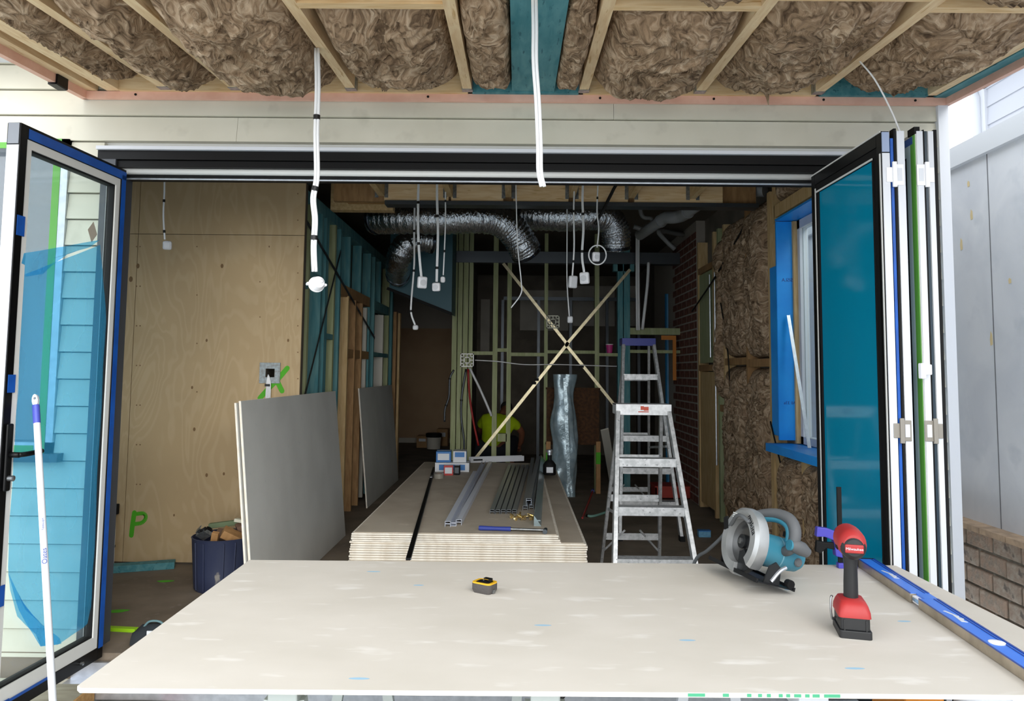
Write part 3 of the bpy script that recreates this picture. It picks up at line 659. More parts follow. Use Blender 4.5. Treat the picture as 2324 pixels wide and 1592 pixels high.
MB().box(at_y(770, 430, 5.6).x, at_y(838, 430, 5.6).x, 5.6, 5.7, at_y(800, 432, 5.6).z, IZ).build('packer', 'pineblock', bm)
MB().box(at_y(785, 450, 5.75).x, at_y(873, 450, 5.75).x, 5.75, 5.85, at_y(800, 457, 5.75).z, at_y(800, 436, 5.75).z).build('packer', 'pineblock', bm)
MB().box(-1.5, -1.0, 5.9, 6.0, 2.62, IZ).build('packer', 'greypine', bm)
# rear stud wall
wb = struct('wall_back', 'rear stud wall of green treated timber crossed by bright metal straps', 'wall')
SY = 8.6
def bx_(name, m_, u0, u1, v0, v1, dy=0, d=.09): 
    a = at_y(u0, (v0 + v1) / 2, SY + dy); b = at_y(u1, (v0 + v1) / 2, SY + dy)
    return MB().box(a.x, b.x, SY + dy, SY + dy + d, at_y((u0 + u1) / 2, v1, SY + dy).z if v1 < 1110 else .0, at_y((u0 + u1) / 2, v0, SY + dy).z).build(name, m_, wb)
for u0, u1, m_ in ((1025, 1036, 'greenstud'), (1038, 1048, 'greenstud'), (1050, 1061, 'greenstud'), (1063, 1072, 'greenstud'), (1118, 1129, 'greenstud'), (1150, 1160, 'greenstud'), (1235, 1243, 'greenstud'), (1350, 1360, 'greenstud'), (1402, 1414, 'tealstud'), (1416, 1430, 'tealstud'), (1545, 1557, 'tealstud')):
    bx_('stud', m_, u0, u1, 470, 1120)
bx_('top_plate', 'dsteel', 1025, 1560, 572, 598, -.02, .13)
for u0, u1, v0, v1 in ((1072, 1118, 798, 806), (1129, 1150, 791, 799), (1160, 1235, 801, 809), (1243, 1350, 796, 803), (1360, 1402, 802, 809), (1430, 1545, 745, 760), (1430, 1545, 795, 802), (1129, 1150, 985, 1003)): bx_('nogging', 'greenstud', u0, u1, v0, v1)
bx_('gusset', 'tealstud', 1392, 1440, 600, 616)
mat('strap', 'cfc4a2', .35, .55, col2='b9ae8e', scale=30)
for (a, b), nm in ((((1142, 598), (1290, 785)), 'strap_brace'), (((1284, 782), (1396, 922)), 'strap_brace'), (((1430, 612), (1284, 784)), 'strap_brace'), (((1290, 778), (1075, 1046)), 'strap_brace')):
    MB().bar(at_y(*a, SY - .012), at_y(*b, SY - .012), .034, .004, (0, 1, 0)).build(nm, 'strap', wb)
for u, v in ((1218, 862), (1212, 870), (1320, 832)):
    q = at_y(u, v, SY - .02); MB().cb(q, (.05, .01, .03)).build('strap_tensioner', 'blackmat', wb)
# room beyond the stud wall
wr = struct('wall_rear', 'unlined rear wall with pale plaster patches beyond the studs', 'wall')
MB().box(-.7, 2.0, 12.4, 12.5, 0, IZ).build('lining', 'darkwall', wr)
MB().box(-.74, -.66, 9.6, 14.2, 0, IZ).build('hall_partition', 'darkwall', wr)
for u0, u1, v0, v1 in ((1180, 1290, 660, 750), (1300, 1395, 650, 740), (1430, 1480, 650, 740), (1090, 1112, 680, 800)):
    a = at_y(u0, v1, 12.38); b = at_y(u1, v0, 12.38); MB().box(a.x, b.x, 12.37, 12.4, a.z, b.z).build('plaster_patch', mat('plaster', 'c4c0b6', .8, col2='b3afa5', scale=3), wr)
for u in (1140, 1222, 1295, 1378, 1450, 1508): 
    x = at_y(u, 800, 11).x; MB().box(x - .02, x + .02, 11, 11.05, 0, 2.4).build('metal_stud', 'dsteel', wr)
MB().box(-.2, 1.8, 11, 11.05, 2.4, 2.45).build('metal_track', 'dsteel', wr)
# right wall: studs, brick pier, window
wi = struct('wall_right', 'unlined timber side wall stuffed with brown wool', 'wall')
RY0, RY1, RZ0, RZ1 = 4.35, 5.36, .86, 2.44
for a, b, c, d in ((YF + .16, RY0, -.1, IZ), (RY1, 14.6, -.1, IZ), (RY0, RY1, -.1, RZ0 - .05), (RY0, RY1, RZ1 + .04, IZ)): MB().box(IX1 + .10, IX1 + .18, a, b, c, d).build('outer_lining', 'darkwall', wi)
MB().box(IX1 + .18, 2.06, YF + .17, 4.3, -.1, 3).build('outer_boarding', 'weather', wi)
for y, w, z0, z1, m_ in ((7.70, .05, 0, 2.7, 'pinez'), (7.1, .045, 0, 2.7, 'pinez'), (6.93, .05, 0, 2.7, 'greenstud'), (6.74, .045, 0, 2.7, 'pinez'), (6.08, .035, 0, 2.7, 'brownpine'), (5.50, .06, 0, 2.7, 'pinez'), (5.40, .05, 0, .81, 'pinez'), (4.92, .05, 0, .81, 'pinez'), (5.40, .045, 2.44, 2.9, 'pinez')):
    MB().box(IX1, IX1 + .10, y, y + w, z0, z1).build('stud', m_, wi)
MB().box(IX1 + .01, IX1 + .06, 7.15, 7.70, 1.45, 2.35).build('timber_panel', 'greenstud', wi)
MB().box(IX1 + .01, IX1 + .05, 7.15, 7.70, .06, 1.36).build('timber_panel', 'pinez', wi)
for y0, y1, z in ((7.15, 7.70, 1.37), (6.79, 6.93, 1.0), (6.12, 6.74, 1.42), (5.56, 6.08, 1.40), (6.98, 7.7, 2.36)): MB().box(IX1, IX1 + .09, y0, y1, z, z + .06).build('nogging', 'brownpine', wi)
MB().box(IX1, IX1 + .1, RY0, RY1 + .05, RZ1 + .04, RZ1 + .13).build('window_lintel', 'pinez', wi)
for y, z0, z1 in ((7.02, .5, 2.3), (7.2, 1.5, 2.3)): MB().tube([(IX1 - .01, y, z0), (IX1 - .012, y, z1)], .008, 8).build('conduit', 'alu', wi)
MB().tube(smoothpts([(IX1 - .012, 7.0, 2.3), (IX1 - .02, 6.6, 1.6), (IX1 - .02, 6.5, 1.0)]), .006, 6).build('cable', 'tapeblack', wi); MB().tube(smoothpts([(IX1 - .02, 5.5, 1.0), (IX1 - .02, 5.2, .55), (IX1 - .02, 5.1, .2)]), .006, 6).build('cable', 'tapeblack', wi)
MB().tube(smoothpts([(IX1 - .02, 7.9, 2.0), (IX1 - .03, 6.9, 2.25), (IX1 - .03, 6.0, 2.55)]), .008, 6).build('cable', 'tapeblack', wi)
# brick pier
wk = struct('brick_pier', 'red brick pier with pale mortar in the side wall', 'pier')
BYA, BYB = 7.80, 10.2
MB().box(IX1 + .006, IX1 + .10, BYA, BYB, 0, IZ).build('mortar', 'rmortar', wk)
rb = None
for r in range(33):
    for c in range(5):
        y0 = BYA + .004 + c * .24 - (.12 if r % 2 else 0); y1 = y0 + .228
        if y0 < BYA:
            y0 = BYA + .004
        key = (r % 2 and c == 0)
        nm = 'rb_half' if key else 'rb_full'
        if nm not in bpy.data.meshes:
            o = MB().box(-.006, .05, 0, y1 - y0 - .006, 0, .070).build('brick', 'rbrick', wk); o.data.name = nm
        else:
            o = bpy.data.objects.new('brick', bpy.data.meshes[nm]); COL.objects.link(o); o.parent = wk
        o.location = (IX1 + .0108, y0, .008 + r * .0862)
for k, (y0, y1, z0, z1, lab) in enumerate(((6.12, 6.74, .05, 1.41, 'brown wool batt low in the side wall below the longer nogging'), (6.12, 6.74, 1.49, 2.68, 'brown wool batt high in the side wall above the longer nogging'), (5.57, 6.08, .05, 1.39, 'brown wool batt low in the side wall beside the window bay'), (5.57, 6.08, 1.47, 2.68, 'brown wool batt high in the side wall beside the window bay'), (4.98, 5.39, .05, .78, 'brown wool batt under the taped side window'), (4.4, 4.91, .05, .78, 'brown wool batt under the window beyond its centre stud'), (4.4, 5.38, 2.58, 2.85, 'brown wool batt above the taped side window'), (6.79, 6.93, 1.1, 2.6, 'thin brown wool strip between two close wall studs'))):
    mb = MB(); ny = max(6, int((y1 - y0) / .014)); nz = max(6, int((z1 - z0) / .014))
    def fn(s, t, y0=y0, y1=y1, z0=z0, z1=z1, k=k):
        y = y0 + (y1 - y0) * s; z = z0 + (z1 - z0) * t; sh = max(0, (1 - abs(2 * s - 1) ** 6) * (1 - abs(2 * t - 1) ** 8)) ** .5
        p = Vector((k * 3.1, y * 5, z * 3)); w = noise.noise_vector(p); q = p + w * .9
        return (IX1 + .085 - sh * (.085 + .03 + .03 * noise.noise(q) + .03 * (1 - 2 * abs(noise.noise(q * 2.2))) + .012 * noise.noise(q * 5)), y, z)
    mb.grid(fn, ny, nz); kk = len(mb.v); mb.v += [Vector((IX1 + .095, y, z)) for z in (z0, z1) for y in (y0, y1)]; mb.f.append((kk, kk + 1, kk + 3, kk + 2))
    mb.f.append(tuple([kk] + list(range(ny + 1)) + [kk + 1])); mb.f.append(tuple([kk + 2] + [nz * (ny + 1) + i for i in range(ny + 1)] + [kk + 3]))
    mb.f.append(tuple([kk] + [j * (ny + 1) for j in range(nz + 1)] + [kk + 2])); mb.f.append(tuple([kk + 1] + [ny + j * (ny + 1) for j in range(nz + 1)] + [kk + 3]))
    tag(mb.build('wall_batt', 'wool', None, smooth=True), lab, 'insulation', 'wool batts in the side wall')
w2 = struct('window_2', 'side window with bright blue wrapped reveal', 'window')
MB().box(IX1 - .012, IX1 + .17, RY1 - .02, RY1 - .002, RZ0 + .02, RZ1).build('reveal_wrap', 'bluewrap', w2)
MB().box(IX1 - .014, IX1 - .006, RY1 - .015, RY1 + .12, RZ0 + .05, RZ1 - .32).build('wrap_flap', 'bluewrap', w2)
MB().box(IX1 - .012, IX1 + .17, RY0, RY1, RZ1 + .005, RZ1 + .02).build('head_wrap', 'bluewrap', w2)
MB().box(IX1 - .09, IX1 + .17, RY0, RY1 + .04, RZ0 - .06, RZ0 - .005).build('window_sill', 'bluewrap', w2)
MB().box(IX1 + .13, IX1 + .19, RY1 - .09, RY1 - .03, RZ0, RZ1).box(IX1 + .13, IX1 + .19, RY0, RY0 + .05, RZ0, RZ1).box(IX1 + .13, IX1 + .19, RY0, RY1 - .03, RZ1 - .06, RZ1).box(IX1 + .13, IX1 + .19, RY0, RY1 - .03, RZ0, RZ0 + .05).build('window_frame', 'white', w2)
MB().box(IX1 + .15, IX1 + .156, RY0 + .05, RY1 - .09, RZ0 + .05, RZ1 - .06).build('pane', 'glass', w2)
MB().box(IX1 + .10, IX1 + .14, RY1 - .045, RY1 - .02, RZ0, RZ1).build('timber_reveal', 'pinez', w2)
Mw = Matrix(((-1, 0, 0), (0, 0, -1), (0, 1, 0))).to_4x4()
Mw.translation = (IX1 + .075, RY1 - .0212, at_y(1785, 637, RY1).z); text_obj('nISISl.A', .035, Mw, 'blueink', w2)
Mw.translation = (IX1 + .075, RY1 - .0212, at_y(1785, 915, RY1).z); text_obj('CAll 33a', .03, Mw, 'blueink', w2)
p_, q_ = at_y(1789, 716, 5.30), at_y(1837, 1014, 5.0); q_.z = RZ0 + .0
t = thing('metal_angle', 'thin silver angle trim leaning in the blue wrapped window reveal', 'metal trim', q_)
MB().bar(p_, q_, .022, .003, (0, 1, 0)).build('flange', 'alu', t, W=True); MB().bar(p_ + Vector((.011, .01, 0)), q_ + Vector((.011, .01, 0)), .003, .02, (0, 1, 0)).build('return_flange', 'alu', t, W=True)
# ------------------------------------------------------------------ services inside
mat('foil', 'dfe3e8', .2, 1.0, bump=.9, scale=38, stretch=(2.2, 1, 1), col2='b4bcc4')
mat('darkfoil', '4a4f57', .2, .9)
def duct(label, px, Y, r, seed):
    P = smoothpts([at_y(u, v, y) for (u, v), y in zip(px, Y)], 16); t = thing('flexible_duct', label, 'duct', P[-1])
    R = [r * (1 + .045 * math.sin(i * 2.1) + .07 * noise.noise(Vector((i * .37, seed, 0)))) for i in range(len(P))]
    mb = MB().tube(P, R, 22)
    mb.v = [p + noise.noise_vector(p * 26 + Vector((seed, 0, 0))) * .008 for p in mb.v]
    mb.build('sleeve', 'foil', t, W=True, smooth=True)
    for i in (2, len(P) - 3):
        d = (P[i + 1] - P[i]).normalized(); MB().tube([P[i] - d * .012, P[i] + d * .012], r * 1.06, 22).build('clamp_band', 'darkfoil', t, W=True, smooth='a')
    for i in (len(P) // 3, 2 * len(P) // 3): MB().box(P[i].x - .012, P[i].x + .012, P[i].y - .001, P[i].y + .001, P[i].z + r * .9, IZ).build('hanger_strap', 'darkfoil', t, W=True)
    return t
duct('silver foil duct that bends down in the middle of the ceiling', [(850, 497), (905, 495), (990, 497), (1075, 494), (1130, 500), (1165, 525), (1185, 556), (1196, 574)], [6.5, 6.35, 6.3, 6.3, 6.35, 6.4, 6.45, 6.5], .135, 1)
duct('silver foil duct ending in a drop beside the grey pipes', [(1178, 488), (1230, 491), (1300, 492), (1355, 490), (1385, 502), (1397, 530), (1398, 566)], [6.7, 6.65, 6.6, 6.6, 6.65, 6.7, 6.75], .130, 5)
duct('short silver foil duct dropping behind the long one', [(985, 548), (950, 545), (918, 560), (905, 592), (903, 625)], [7.2, 7.15, 7.1, 7.2, 7.74], .12, 9)
t = thing('plenum_box', 'teal sloping plenum box hung over the hallway', 'duct', at_y(960, 700, 7.9))
a, b = at_y(885, 600, 7.9), at_y(1025, 700, 7.9)
MB().add([(a.x, 7.9, a.z - .25), (b.x, 7.9, b.z - .05), (b.x, 7.9, IZ), (a.x, 7.9, IZ), (a.x, 8.4, a.z - .25), (b.x, 8.4, b.z - .05), (b.x, 8.4, IZ), (a.x, 8.4, IZ)], [(0, 1, 2, 3), (7, 6, 5, 4), (0, 4, 5, 1), (1, 5, 6, 2), (2, 6, 7, 3), (3, 7, 4, 0)]).build('casing', mat('tealdark', '2b5a66', .5), t, W=True)
MB().bar((a.x - .02, 7.88, a.z - .26), (b.x, 7.88, b.z - .06), .02, .03).build('flange', 'blackmat', t, W=True)
# grey waste pipe
mat('pvc', '8f9191', .4)
P = [at_y(*p) for p in ((1736, 432, 5.62), (1640, 436, 5.85), (1618, 441, 5.92), (1602, 452, 6.0), (1560, 482, 6.3), (1546, 490, 6.42), (1528, 494, 6.5), (1512, 494, 6.6), (1500, 502, 6.68), (1452, 534, 7.15))]
t = thing('waste_pipe', 'thick grey plastic waste pipe stepping down along the side wall', 'pipe', P[-1])
MB().tube([P[0], P[1]], .05, 18).build('pipe_length', 'pvc', t, W=True, smooth='a'); MB().tube([P[3], P[4]], .05, 18).build('pipe_length', 'pvc', t, W=True, smooth='a'); MB().tube([P[8], P[9]], .05, 18).build('pipe_length', 'pvc', t, W=True, smooth='a')
MB().tube(smoothpts([P[1], P[2], P[3]], 6), .055, 18).build('elbow', 'pvc', t, W=True, smooth='a'); MB().tube(smoothpts([P[4], P[5], P[6], P[7], P[8]], 5), .055, 18).build('elbow', 'pvc', t, W=True, smooth='a')
for i, j in ((1, 0), (3, 4), (4, 3), (8, 9)):
    d = (P[j] - P[i]).normalized(); MB().tube([P[i] - d * .005, P[i] + d * .012], .059, 18).build('socket_ring', 'pvc', t, W=True, smooth='a')
PP = smoothpts([at_y(u, v, 7.05) for u, v in ((1438, 515), (1448, 518), (1465, 524))], 5); MB().tube(PP, .022, 12).build('branch_pipe', 'pvc', t, W=True, smooth='a')
PP = smoothpts([at_y(u, v, 7.0) for u, v in ((1452, 440), (1453, 470), (1455, 485), (1462, 494), (1478, 497), (1482, 512))], 5); t = thing('small_pipe', 'thin grey pipe elbow beside the second duct', 'pipe', PP[-1])
MB().tube(PP, .02, 12).build('pipe_length', 'pvc', t, W=True, smooth='a'); d = (PP[1] - PP[0]).normalized(); MB().tube([PP[0], PP[0] + d * .03], .024, 12).build('socket_ring', 'pvc', t, W=True, smooth='a')
# ------------------------------------------------------------------ interior hanging cables
def cbox(t, p, w, h, d=.03, m='whiteplastic', a=0):
    M = TR(*p) @ RZ(a) @ RX(.15)
    jb_ = MB().box(-w / 2, w / 2, -d / 2, d / 2, -h, 0, M).build('junction_box', m, t, W=True, bevel=.012)
    MB().lathe([(w * .3, 0), (w * .32, .006)], 14, M @ TR(0, -d / 2, -h * .5) @ RX(math.pi / 2)).build('lid', 'lightgrey', jb_, W=True)
mat('dcable', 'f0f1f2', .4)
G = None
t = cable('hanging_cable', 'white cable with a small clear box hanging before the plywood', [Vector((at_y(374, 395, 4.75).x, 4.75, IZ)), at_y(374, 395, 4.75), at_y(373, 440, 4.75), at_y(371, 490, 4.75), at_y(374, 544, 4.75)], .006, (.18, .6, .95), m='dcable', n=8); cbox(t, at_y(380, 547, 4.75), .055, .058, .03, 'lightgrey', .3)
def hc(lab, px, Y, r=.007, ties=(), double=False, box=None, m='dcable', bm='whiteplastic', pre=None):
    pp = [at_y(u, v, Y) for u, v in px]
    if pre is None and px[0][1] < 530 and Y < 7: pp = [Vector((pp[0].x, Y, IZ))] + pp
    elif pre: pp = [Vector(pre)] + pp
    t = cable('hanging_cable', lab, pp, r, ties, m=m, double=double)
    if box: cbox(t, at_y(box[0], box[1], Y), box[2], box[3], .035, bm, box[4] if len(box) > 4 else 0)
    return t
hc('white cable pair ending in a large angular white box under the first duct', [(950, 413), (949, 450), (949, 520), (951, 570), (956, 628)], 5.3, .0045, (.2, .45, .75), True, (959, 628, .07, .085, .5))
hc('white cable pair ending in a small white box under the first duct', [(992, 413), (992, 455), (994, 530), (992, 600), (991, 640)], 5.35, .0045, (.2, .5, .85), True, (990, 642, .06, .062, -.2))
hc('single white cable with a tiny white box by the green stud group', [(1011, 445), (1011, 500), (1009, 560), (1006, 625)], 5.4, .005, (.3, .8), False, (1005, 628, .035, .045))
hc('long grey cable with a round grey end hanging towards the hallway', [(940, 525), (940, 600), (933, 690), (934, 715), (942, 738)], 6.05, .008, (.2, .45, .7), False, (943, 738, .045, .04), 'dcable', 'lightgrey')
hc('thin white cable swinging sideways before the strap cross', [(1171, 413), (1172, 470), (1175, 560), (1183, 640), (1182, 668), (1160, 699)], 5.3, .0042)
hc('long thin white cable with a small clear box low by the strap cross', [(1287, 460), (1287, 530), (1287, 640), (1292, 718)], 6.0, .005, (), False, (1294, 718, .045, .055), 'dcable', 'lightgrey')
hc('white cable with a round grey housing next to the tilted housing', [(1303, 440), (1302, 480), (1303, 560), (1299, 626)], 5.35, .006, (.2, .5, .9), False, (1301, 626, .065, .09, .4), 'dcable', 'lightgrey')
hc('white cable pair with a tilted white housing under the second duct', [(1323, 415), (1322, 455), (1324, 520), (1321, 580), (1326, 620)], 5.3, .0042, (.22, .5, .78), True, (1326, 618, .07, .085, -.5))
t = hc('white cable coiled in a ring around a beige box', [(1357, 415), (1355, 480), (1359, 520), (1355, 562)], 5.3, .005, (.4,), False, (1353, 572, .055, .07, .2))
c = at_y(1356, 579, 5.28); MB().tube([c + Vector((.062 * math.cos(a * math.pi / 12), 0, .07 * math.sin(a * math.pi / 12))) for a in range(25)], .005, 8).build('cable_coil', 'cable', t, W=True, smooth=True)
hc('thick black cable slanting up to the cross beam', [(1402, 415), (1385, 445), (1370, 475), (1350, 510)], 5.45, .012, (), False, None, 'tapeblack', 'whiteplastic', at_y(1410, 400, 5.45) * 1 + Vector((.12, -.01, .12)))
for u0, v0, u1, v1, Y in ((1445, 600, 1446, 745, 8.45), (1452, 600, 1452, 745, 8.45), (1470, 598, 1458, 745, 8.45)):
    pass
hc('pair of pale conduits dropping behind the tall ladder', [(1448, 470), (1447, 600), (1448, 750)], 8.45, .012, (), True)
hc('wide pale flex slanting behind the tall ladder', [(1472, 596), (1469, 650), (1458, 748)], 8.5, .018)
hc('grey flex with a black clip hanging at the hallway corner', [(1030, 840), (1021, 860), (1019, 900), (1010, 930), (1009, 958)], 8.588, .011, (.25, .7), False, None, 'dsteel')
hc('white corrugated hose with a red stripe at the brick pier', [(1497, 525), (1510, 545), (1532, 566)], 8.0, .026, (), False, None, 'pvc', 'whiteplastic', (1.86, 8.35, 2.9))
# mounting brackets
def bracket(lab, u, v, Y, size, m):
    p = at_y(u, v, Y); t = thing('mounting_bracket', lab, 'bracket', p); h = size / 2
    fr = MB()
    for k, w in ((h, .012), (h * .48, .011)):
        fr.box(-k, k, 0, .012, k - w, k).box(-k, k, 0, .012, -k, -k + w).box(-k, -k + w, 0, .012, -k, k).box(k - w, k, 0, .012, -k, k)
    fr.build('frame', m, t)
    for i in range(5):
        a = -h + size * i / 4
        if 0 < i < 4:
            for s in (-1, 1): MB().box(a - .005, a + .005, .002, .010, min(s * h, s * h * .48), max(s * h, s * h * .48)).build('rib', m, t); MB().box(min(s * h, s * h * .48), max(s * h, s * h * .48), .002, .010, a - .005, a + .005).build('rib', m, t)
    return t
mat('cream', 'd9d8c4', .5)
bracket('white slotted mounting bracket on the green stud group', 1060, 818, SY - .015, .155, mat('brightplastic', 'f4f4ee', .4))
bracket('cream slotted mounting bracket at the strap cross', 1255, 731, SY - .03, .15, 'cream')
p = at_y(612, 847, PYW - .012); t = thing('mounting_bracket', 'pale blue mounting bracket with a cable bundle on the plywood', 'bracket', p)
h = .072; fb = MB()
for a, b, c, d in ((-h, h, .03, h), (-h, h, -h, -.03), (-h, -.03, -.03, .03), (.034, h, -.03, .03)): fb.box(a, b, 0, .010, c, d)
fb.build('plate', mat('bpale', 'a9b6bb', .5, col2='8d8f8c', scale=50), t)
for i in range(5):
    q = [(-.01, .002, -.012), (-.012 + i * .004, -.008, -.04), (-.016 + i * .007, -.01, -.09), (-.02 + i * .008, -.01, -.32)]
    MB().tube(smoothpts(q, 4), .0035, 6).build('cable', 'cable', t, smooth=True)
MB().cb((-.008, -.009, -.085), (.036, .018, .016)).build('tie', 'tapeblack', t)
p = at_y(258, 1158, PYW - .03); t = thing('socket_box', 'black socket box with white cables at the plywood edge', 'socket', (p.x, PYW - .04, p.z))
MB().box(-.06, .03, 0, .03, -.03, .04).build('box', 'blackmat', t, bevel=.004)
for i in range(3): MB().tube(smoothpts([(-.0 + i * .008, -.006, -.02), (.01 + i * .008, -.012, -.12), (.006 + i * .011, -.012, -p.z + .01)], 5), .0045, 6).build('cable', 'cable', t, smooth=True)
MB().cb((.014, -.012, -.24), (.035, .02, .016)).build('tie', 'tapeblack', t)
hc('red cable hanging beside the crouching worker', [(1062, 838), (1066, 900), (1075, 960), (1086, 1012)], SY - .03, .012, (), False, None, mat('redcable', '9a1a18', .5).name)
hc('grey strip slanting from the white bracket to the studs', [(1066, 836), (1090, 885), (1116, 945)], SY - .04, .014, (), False, None, 'lightgrey')
hc('grey cable bowing beside the green stud group', [(1058, 838), (1048, 900), (1047, 950), (1053, 1000), (1053, 1035)], SY - .05, .012, (.3,), False, None, 'dsteel')
hc('thin white cable running across the rear studs', [(1078, 818), (1130, 821), (1190, 828), (1270, 828), (1400, 832)], SY - .03, .006)
# ------------------------------------------------------------------ leaning grey boards
mat('gib', 'b0a391', .8, col2='c0b4a2', scale=2.2, detail=7, dist=1.2, col3='cbbfae', s3=7, lo3=.64, hi3=.74)
mat('gibedge', 'f0e9dc', .85, col2='ded3c2', scale=20)
mat('greyboard', 'd3d3ce', .65, col2='c8c8c3', scale=2.5, detail=6, col3='c8c9c6', s3=12, lo3=.66, hi3=.74)
def lean_sheet(lab, ya, yb, xb, xt, h, th, m):
    ang = math.asin((xb - xt) / h); t = thing('leaning_sheet', lab, 'sheet', (xb, ya, 0), group=None, rot=(0, -ang, 0))
    MB().box(-th, -.002, 0, yb - ya, 0, h).build('core', 'gibedge', t); MB().box(-.002, 0, .002, yb - ya - .002, .002, h - .002).build('face', m, t)
    return t
lean_sheet('large light grey sheet leaning in front against the plywood end', 4.07, 6.2, -1.375, -1.49, 1.175, .012, 'greyboard')
lean_sheet('large light grey sheet leaning second, behind the front one', 4.05, 6.15, -1.393, -1.507, 1.165, .011, 'greyboard')
lean_sheet('grey sheet leaning against the back of the stud partition', 7.42, 9.35, -1.44, -1.55, 1.17, .013, 'greyboard')
# ------------------------------------------------------------------ tub of offcuts
bp = at_z(497, 1335, 0); bp = Vector((-1.80, 4.72, 0))
t = thing('rubbish_tub', 'scuffed dark blue plastic tub full of offcuts', 'tub', bp)
n_ = 28; prof = [(.0, .004), (.155, .0), (.165, .012), (.172, .1), (.186, .31), (.19, .315), (.183, .318), (.168, .1), (.15, .02), (0, .018)]
MB().lathe(prof, n_, cap=False).build('shell', mat('tub', '2b3350', .6, col2='353c55', scale=6, stretch=(2, 2, .6), col3='8b8782', s3=16, lo3=.66, hi3=.72, st3=(1, 1, .5)), t, smooth='a')
tag(MB().lathe([(.0, .27), (.1, .275), (.16, .255), (.165, .2)], 20, cap=False).build('rubble', mat('brown', '7d6250', .8), t), kind='stuff')
for a in (-2.2, -1.85, -1.2, -.85): MB().bar((.174 * math.cos(a), .174 * math.sin(a), .02), (.190 * math.cos(a), .190 * math.sin(a), .30), .006, .006).build('rib', 'tub', t)
mat('ofc', 'b58a5a', .7, col2='a0774a', scale=8, stretch=(3, 3, 1)); mat('brown', '7d6250', .8); mat('gtimber', '6f7f5f', .8)
for k, (dx, dy, dz, sx, sy, sz, a, b, c, m_, lab) in enumerate(((.07, -.06, .30, .12, .08, .05, .3, .5, .4, 'ofc', 'pine wedge lying on top of the blue tub'), (.10, .06, .31, .08, .07, .09, .2, -.3, .5, 'brown', 'brown block wedged at the tub side by the grey sheets'), (.0, .02, .29, .11, .09, .035, .2, .15, .2, 'brown', 'flat brown board piece in the middle of the tub'), (-.03, .12, .335, .22, .04, .03, 0, -.12, .1, 'gtimber', 'green treated stick across the back of the tub'), (-.01, -.12, .30, .04, .03, .07, .3, .2, .1, 'ofc', 'small upright pine stub at the tub rim'), (.12, -.0, .375, .12, .035, .02, 0, .1, -.2, 'cream', 'cream plastic strip across the tub top'))):
    tag(MB().cb((0, 0, 0), (sx, sy, sz)).build('offcut', m_, None, bevel=.003), lab, 'offcut', 'offcuts in the blue tub'); o = COL.objects[-1]; o.location = bp + Vector((dx, dy, dz + .025)); o.rotation_euler = (a, b, c)
for k, (dx, dy, a, lab) in enumerate(((-.13, -.02, .5, 'bent galvanised channel scrap sticking out of the tub'), (-.08, -.10, -.4, 'crumpled grey metal strip at the tub rim'))):
    t = thing('metal_scrap', lab, 'scrap', bp + Vector((dx, dy, .325)), group='offcuts in the blue tub', rot=(.3, .5 * (1 - 2 * k), a))
    MB().prism([(-.035, 0), (.035, 0), (.035, .025), (.031, .025), (.031, .004), (-.031, .004), (-.031, .025), (-.035, .025)], -.02, .04, RX(.6)).build('channel', 'galv', t)
    MB().lathe([(.02, 0), (.02, .02), (.012, .02), (.012, 0)], 12, TR(.02, 0, .03)).build('grommet', 'blackmat', t)
tag(MB().cb((0, 0, 0), (.04, .03, .03)).build('blue_clip', mat('skyblue', '3f86c4', .4), None, bevel=.005), 'small blue plastic clip in the tub', 'clip'); COL.objects[-1].location = bp + Vector((-.03, -.12, .285))
tag(MB().box(0, .5, 0, .09, 0, .045).build('timber_length', 'tealtimber', None, bevel=.002), 'short teal treated timber lying on the floor by the plywood', 'timber'); o = COL.objects[-1]; o.location = (-2.75, 4.95, 0); o.rotation_euler = (0, 0, .35)
for u, v, a, l in ((375, 1320, .1, .05), (265, 1388, .2, .06)):
    q = at_z(u, v, .001); tag(MB().prism([(l * math.cos(k) * (1 + .2 * math.sin(3 * k)), l * .45 * math.sin(k)) for k in [i * .4488 for i in range(14)]], 0, .001, TR(*q) @ RZ(a)).build('spray_mark', 'spray', fl), None)
tag(MB().box(0, .16, 0, .035, 0, .018).build('marker_stick', mat('lime', '9bd11e', .5), None, bevel=.002), 'lime green stick lying on the floor near the sill', 'stick'); o = COL.objects[-1]; o.location = at_z(238, 1434, 0); o.rotation_euler = (0, 0, -.1)
q = at_z(308, 1470, 0); t = thing('tool_bag', 'small dark tool bag with a pale strap near the sill', 'bag', (q.x + .06, q.y + .06, 0)); t.scale = (.62, .62, .6)
MB().grid(lambda s, r: ((s - .5) * .3 + .02 * noise.noise(Vector((s * 5, r * 5, 1))), .11 * math.cos(r * math.pi) * (1 - .2 * abs(2 * s - 1)), .01 + .15 * math.sin(r * math.pi) * (1 - .35 * abs(2 * s - 1) ** 2) + .015 * noise.noise(Vector((s * 8, r * 6, 3)))), 14, 12).build('body', mat('bagblack', '23282c', .8), t, smooth=True)
MB().tube(smoothpts([(-.08, -.02, .13), (-.03, -.03, .18), (.05, -.03, .18), (.1, -.02, .13)], 5), .009, 8).build('handle', mat('bagteal', '5f7c80', .7), t, smooth=True)
MB().cb((.02, -.085, .1), (.08, .01, .05)).build('pocket_label', 'lightgrey', t)
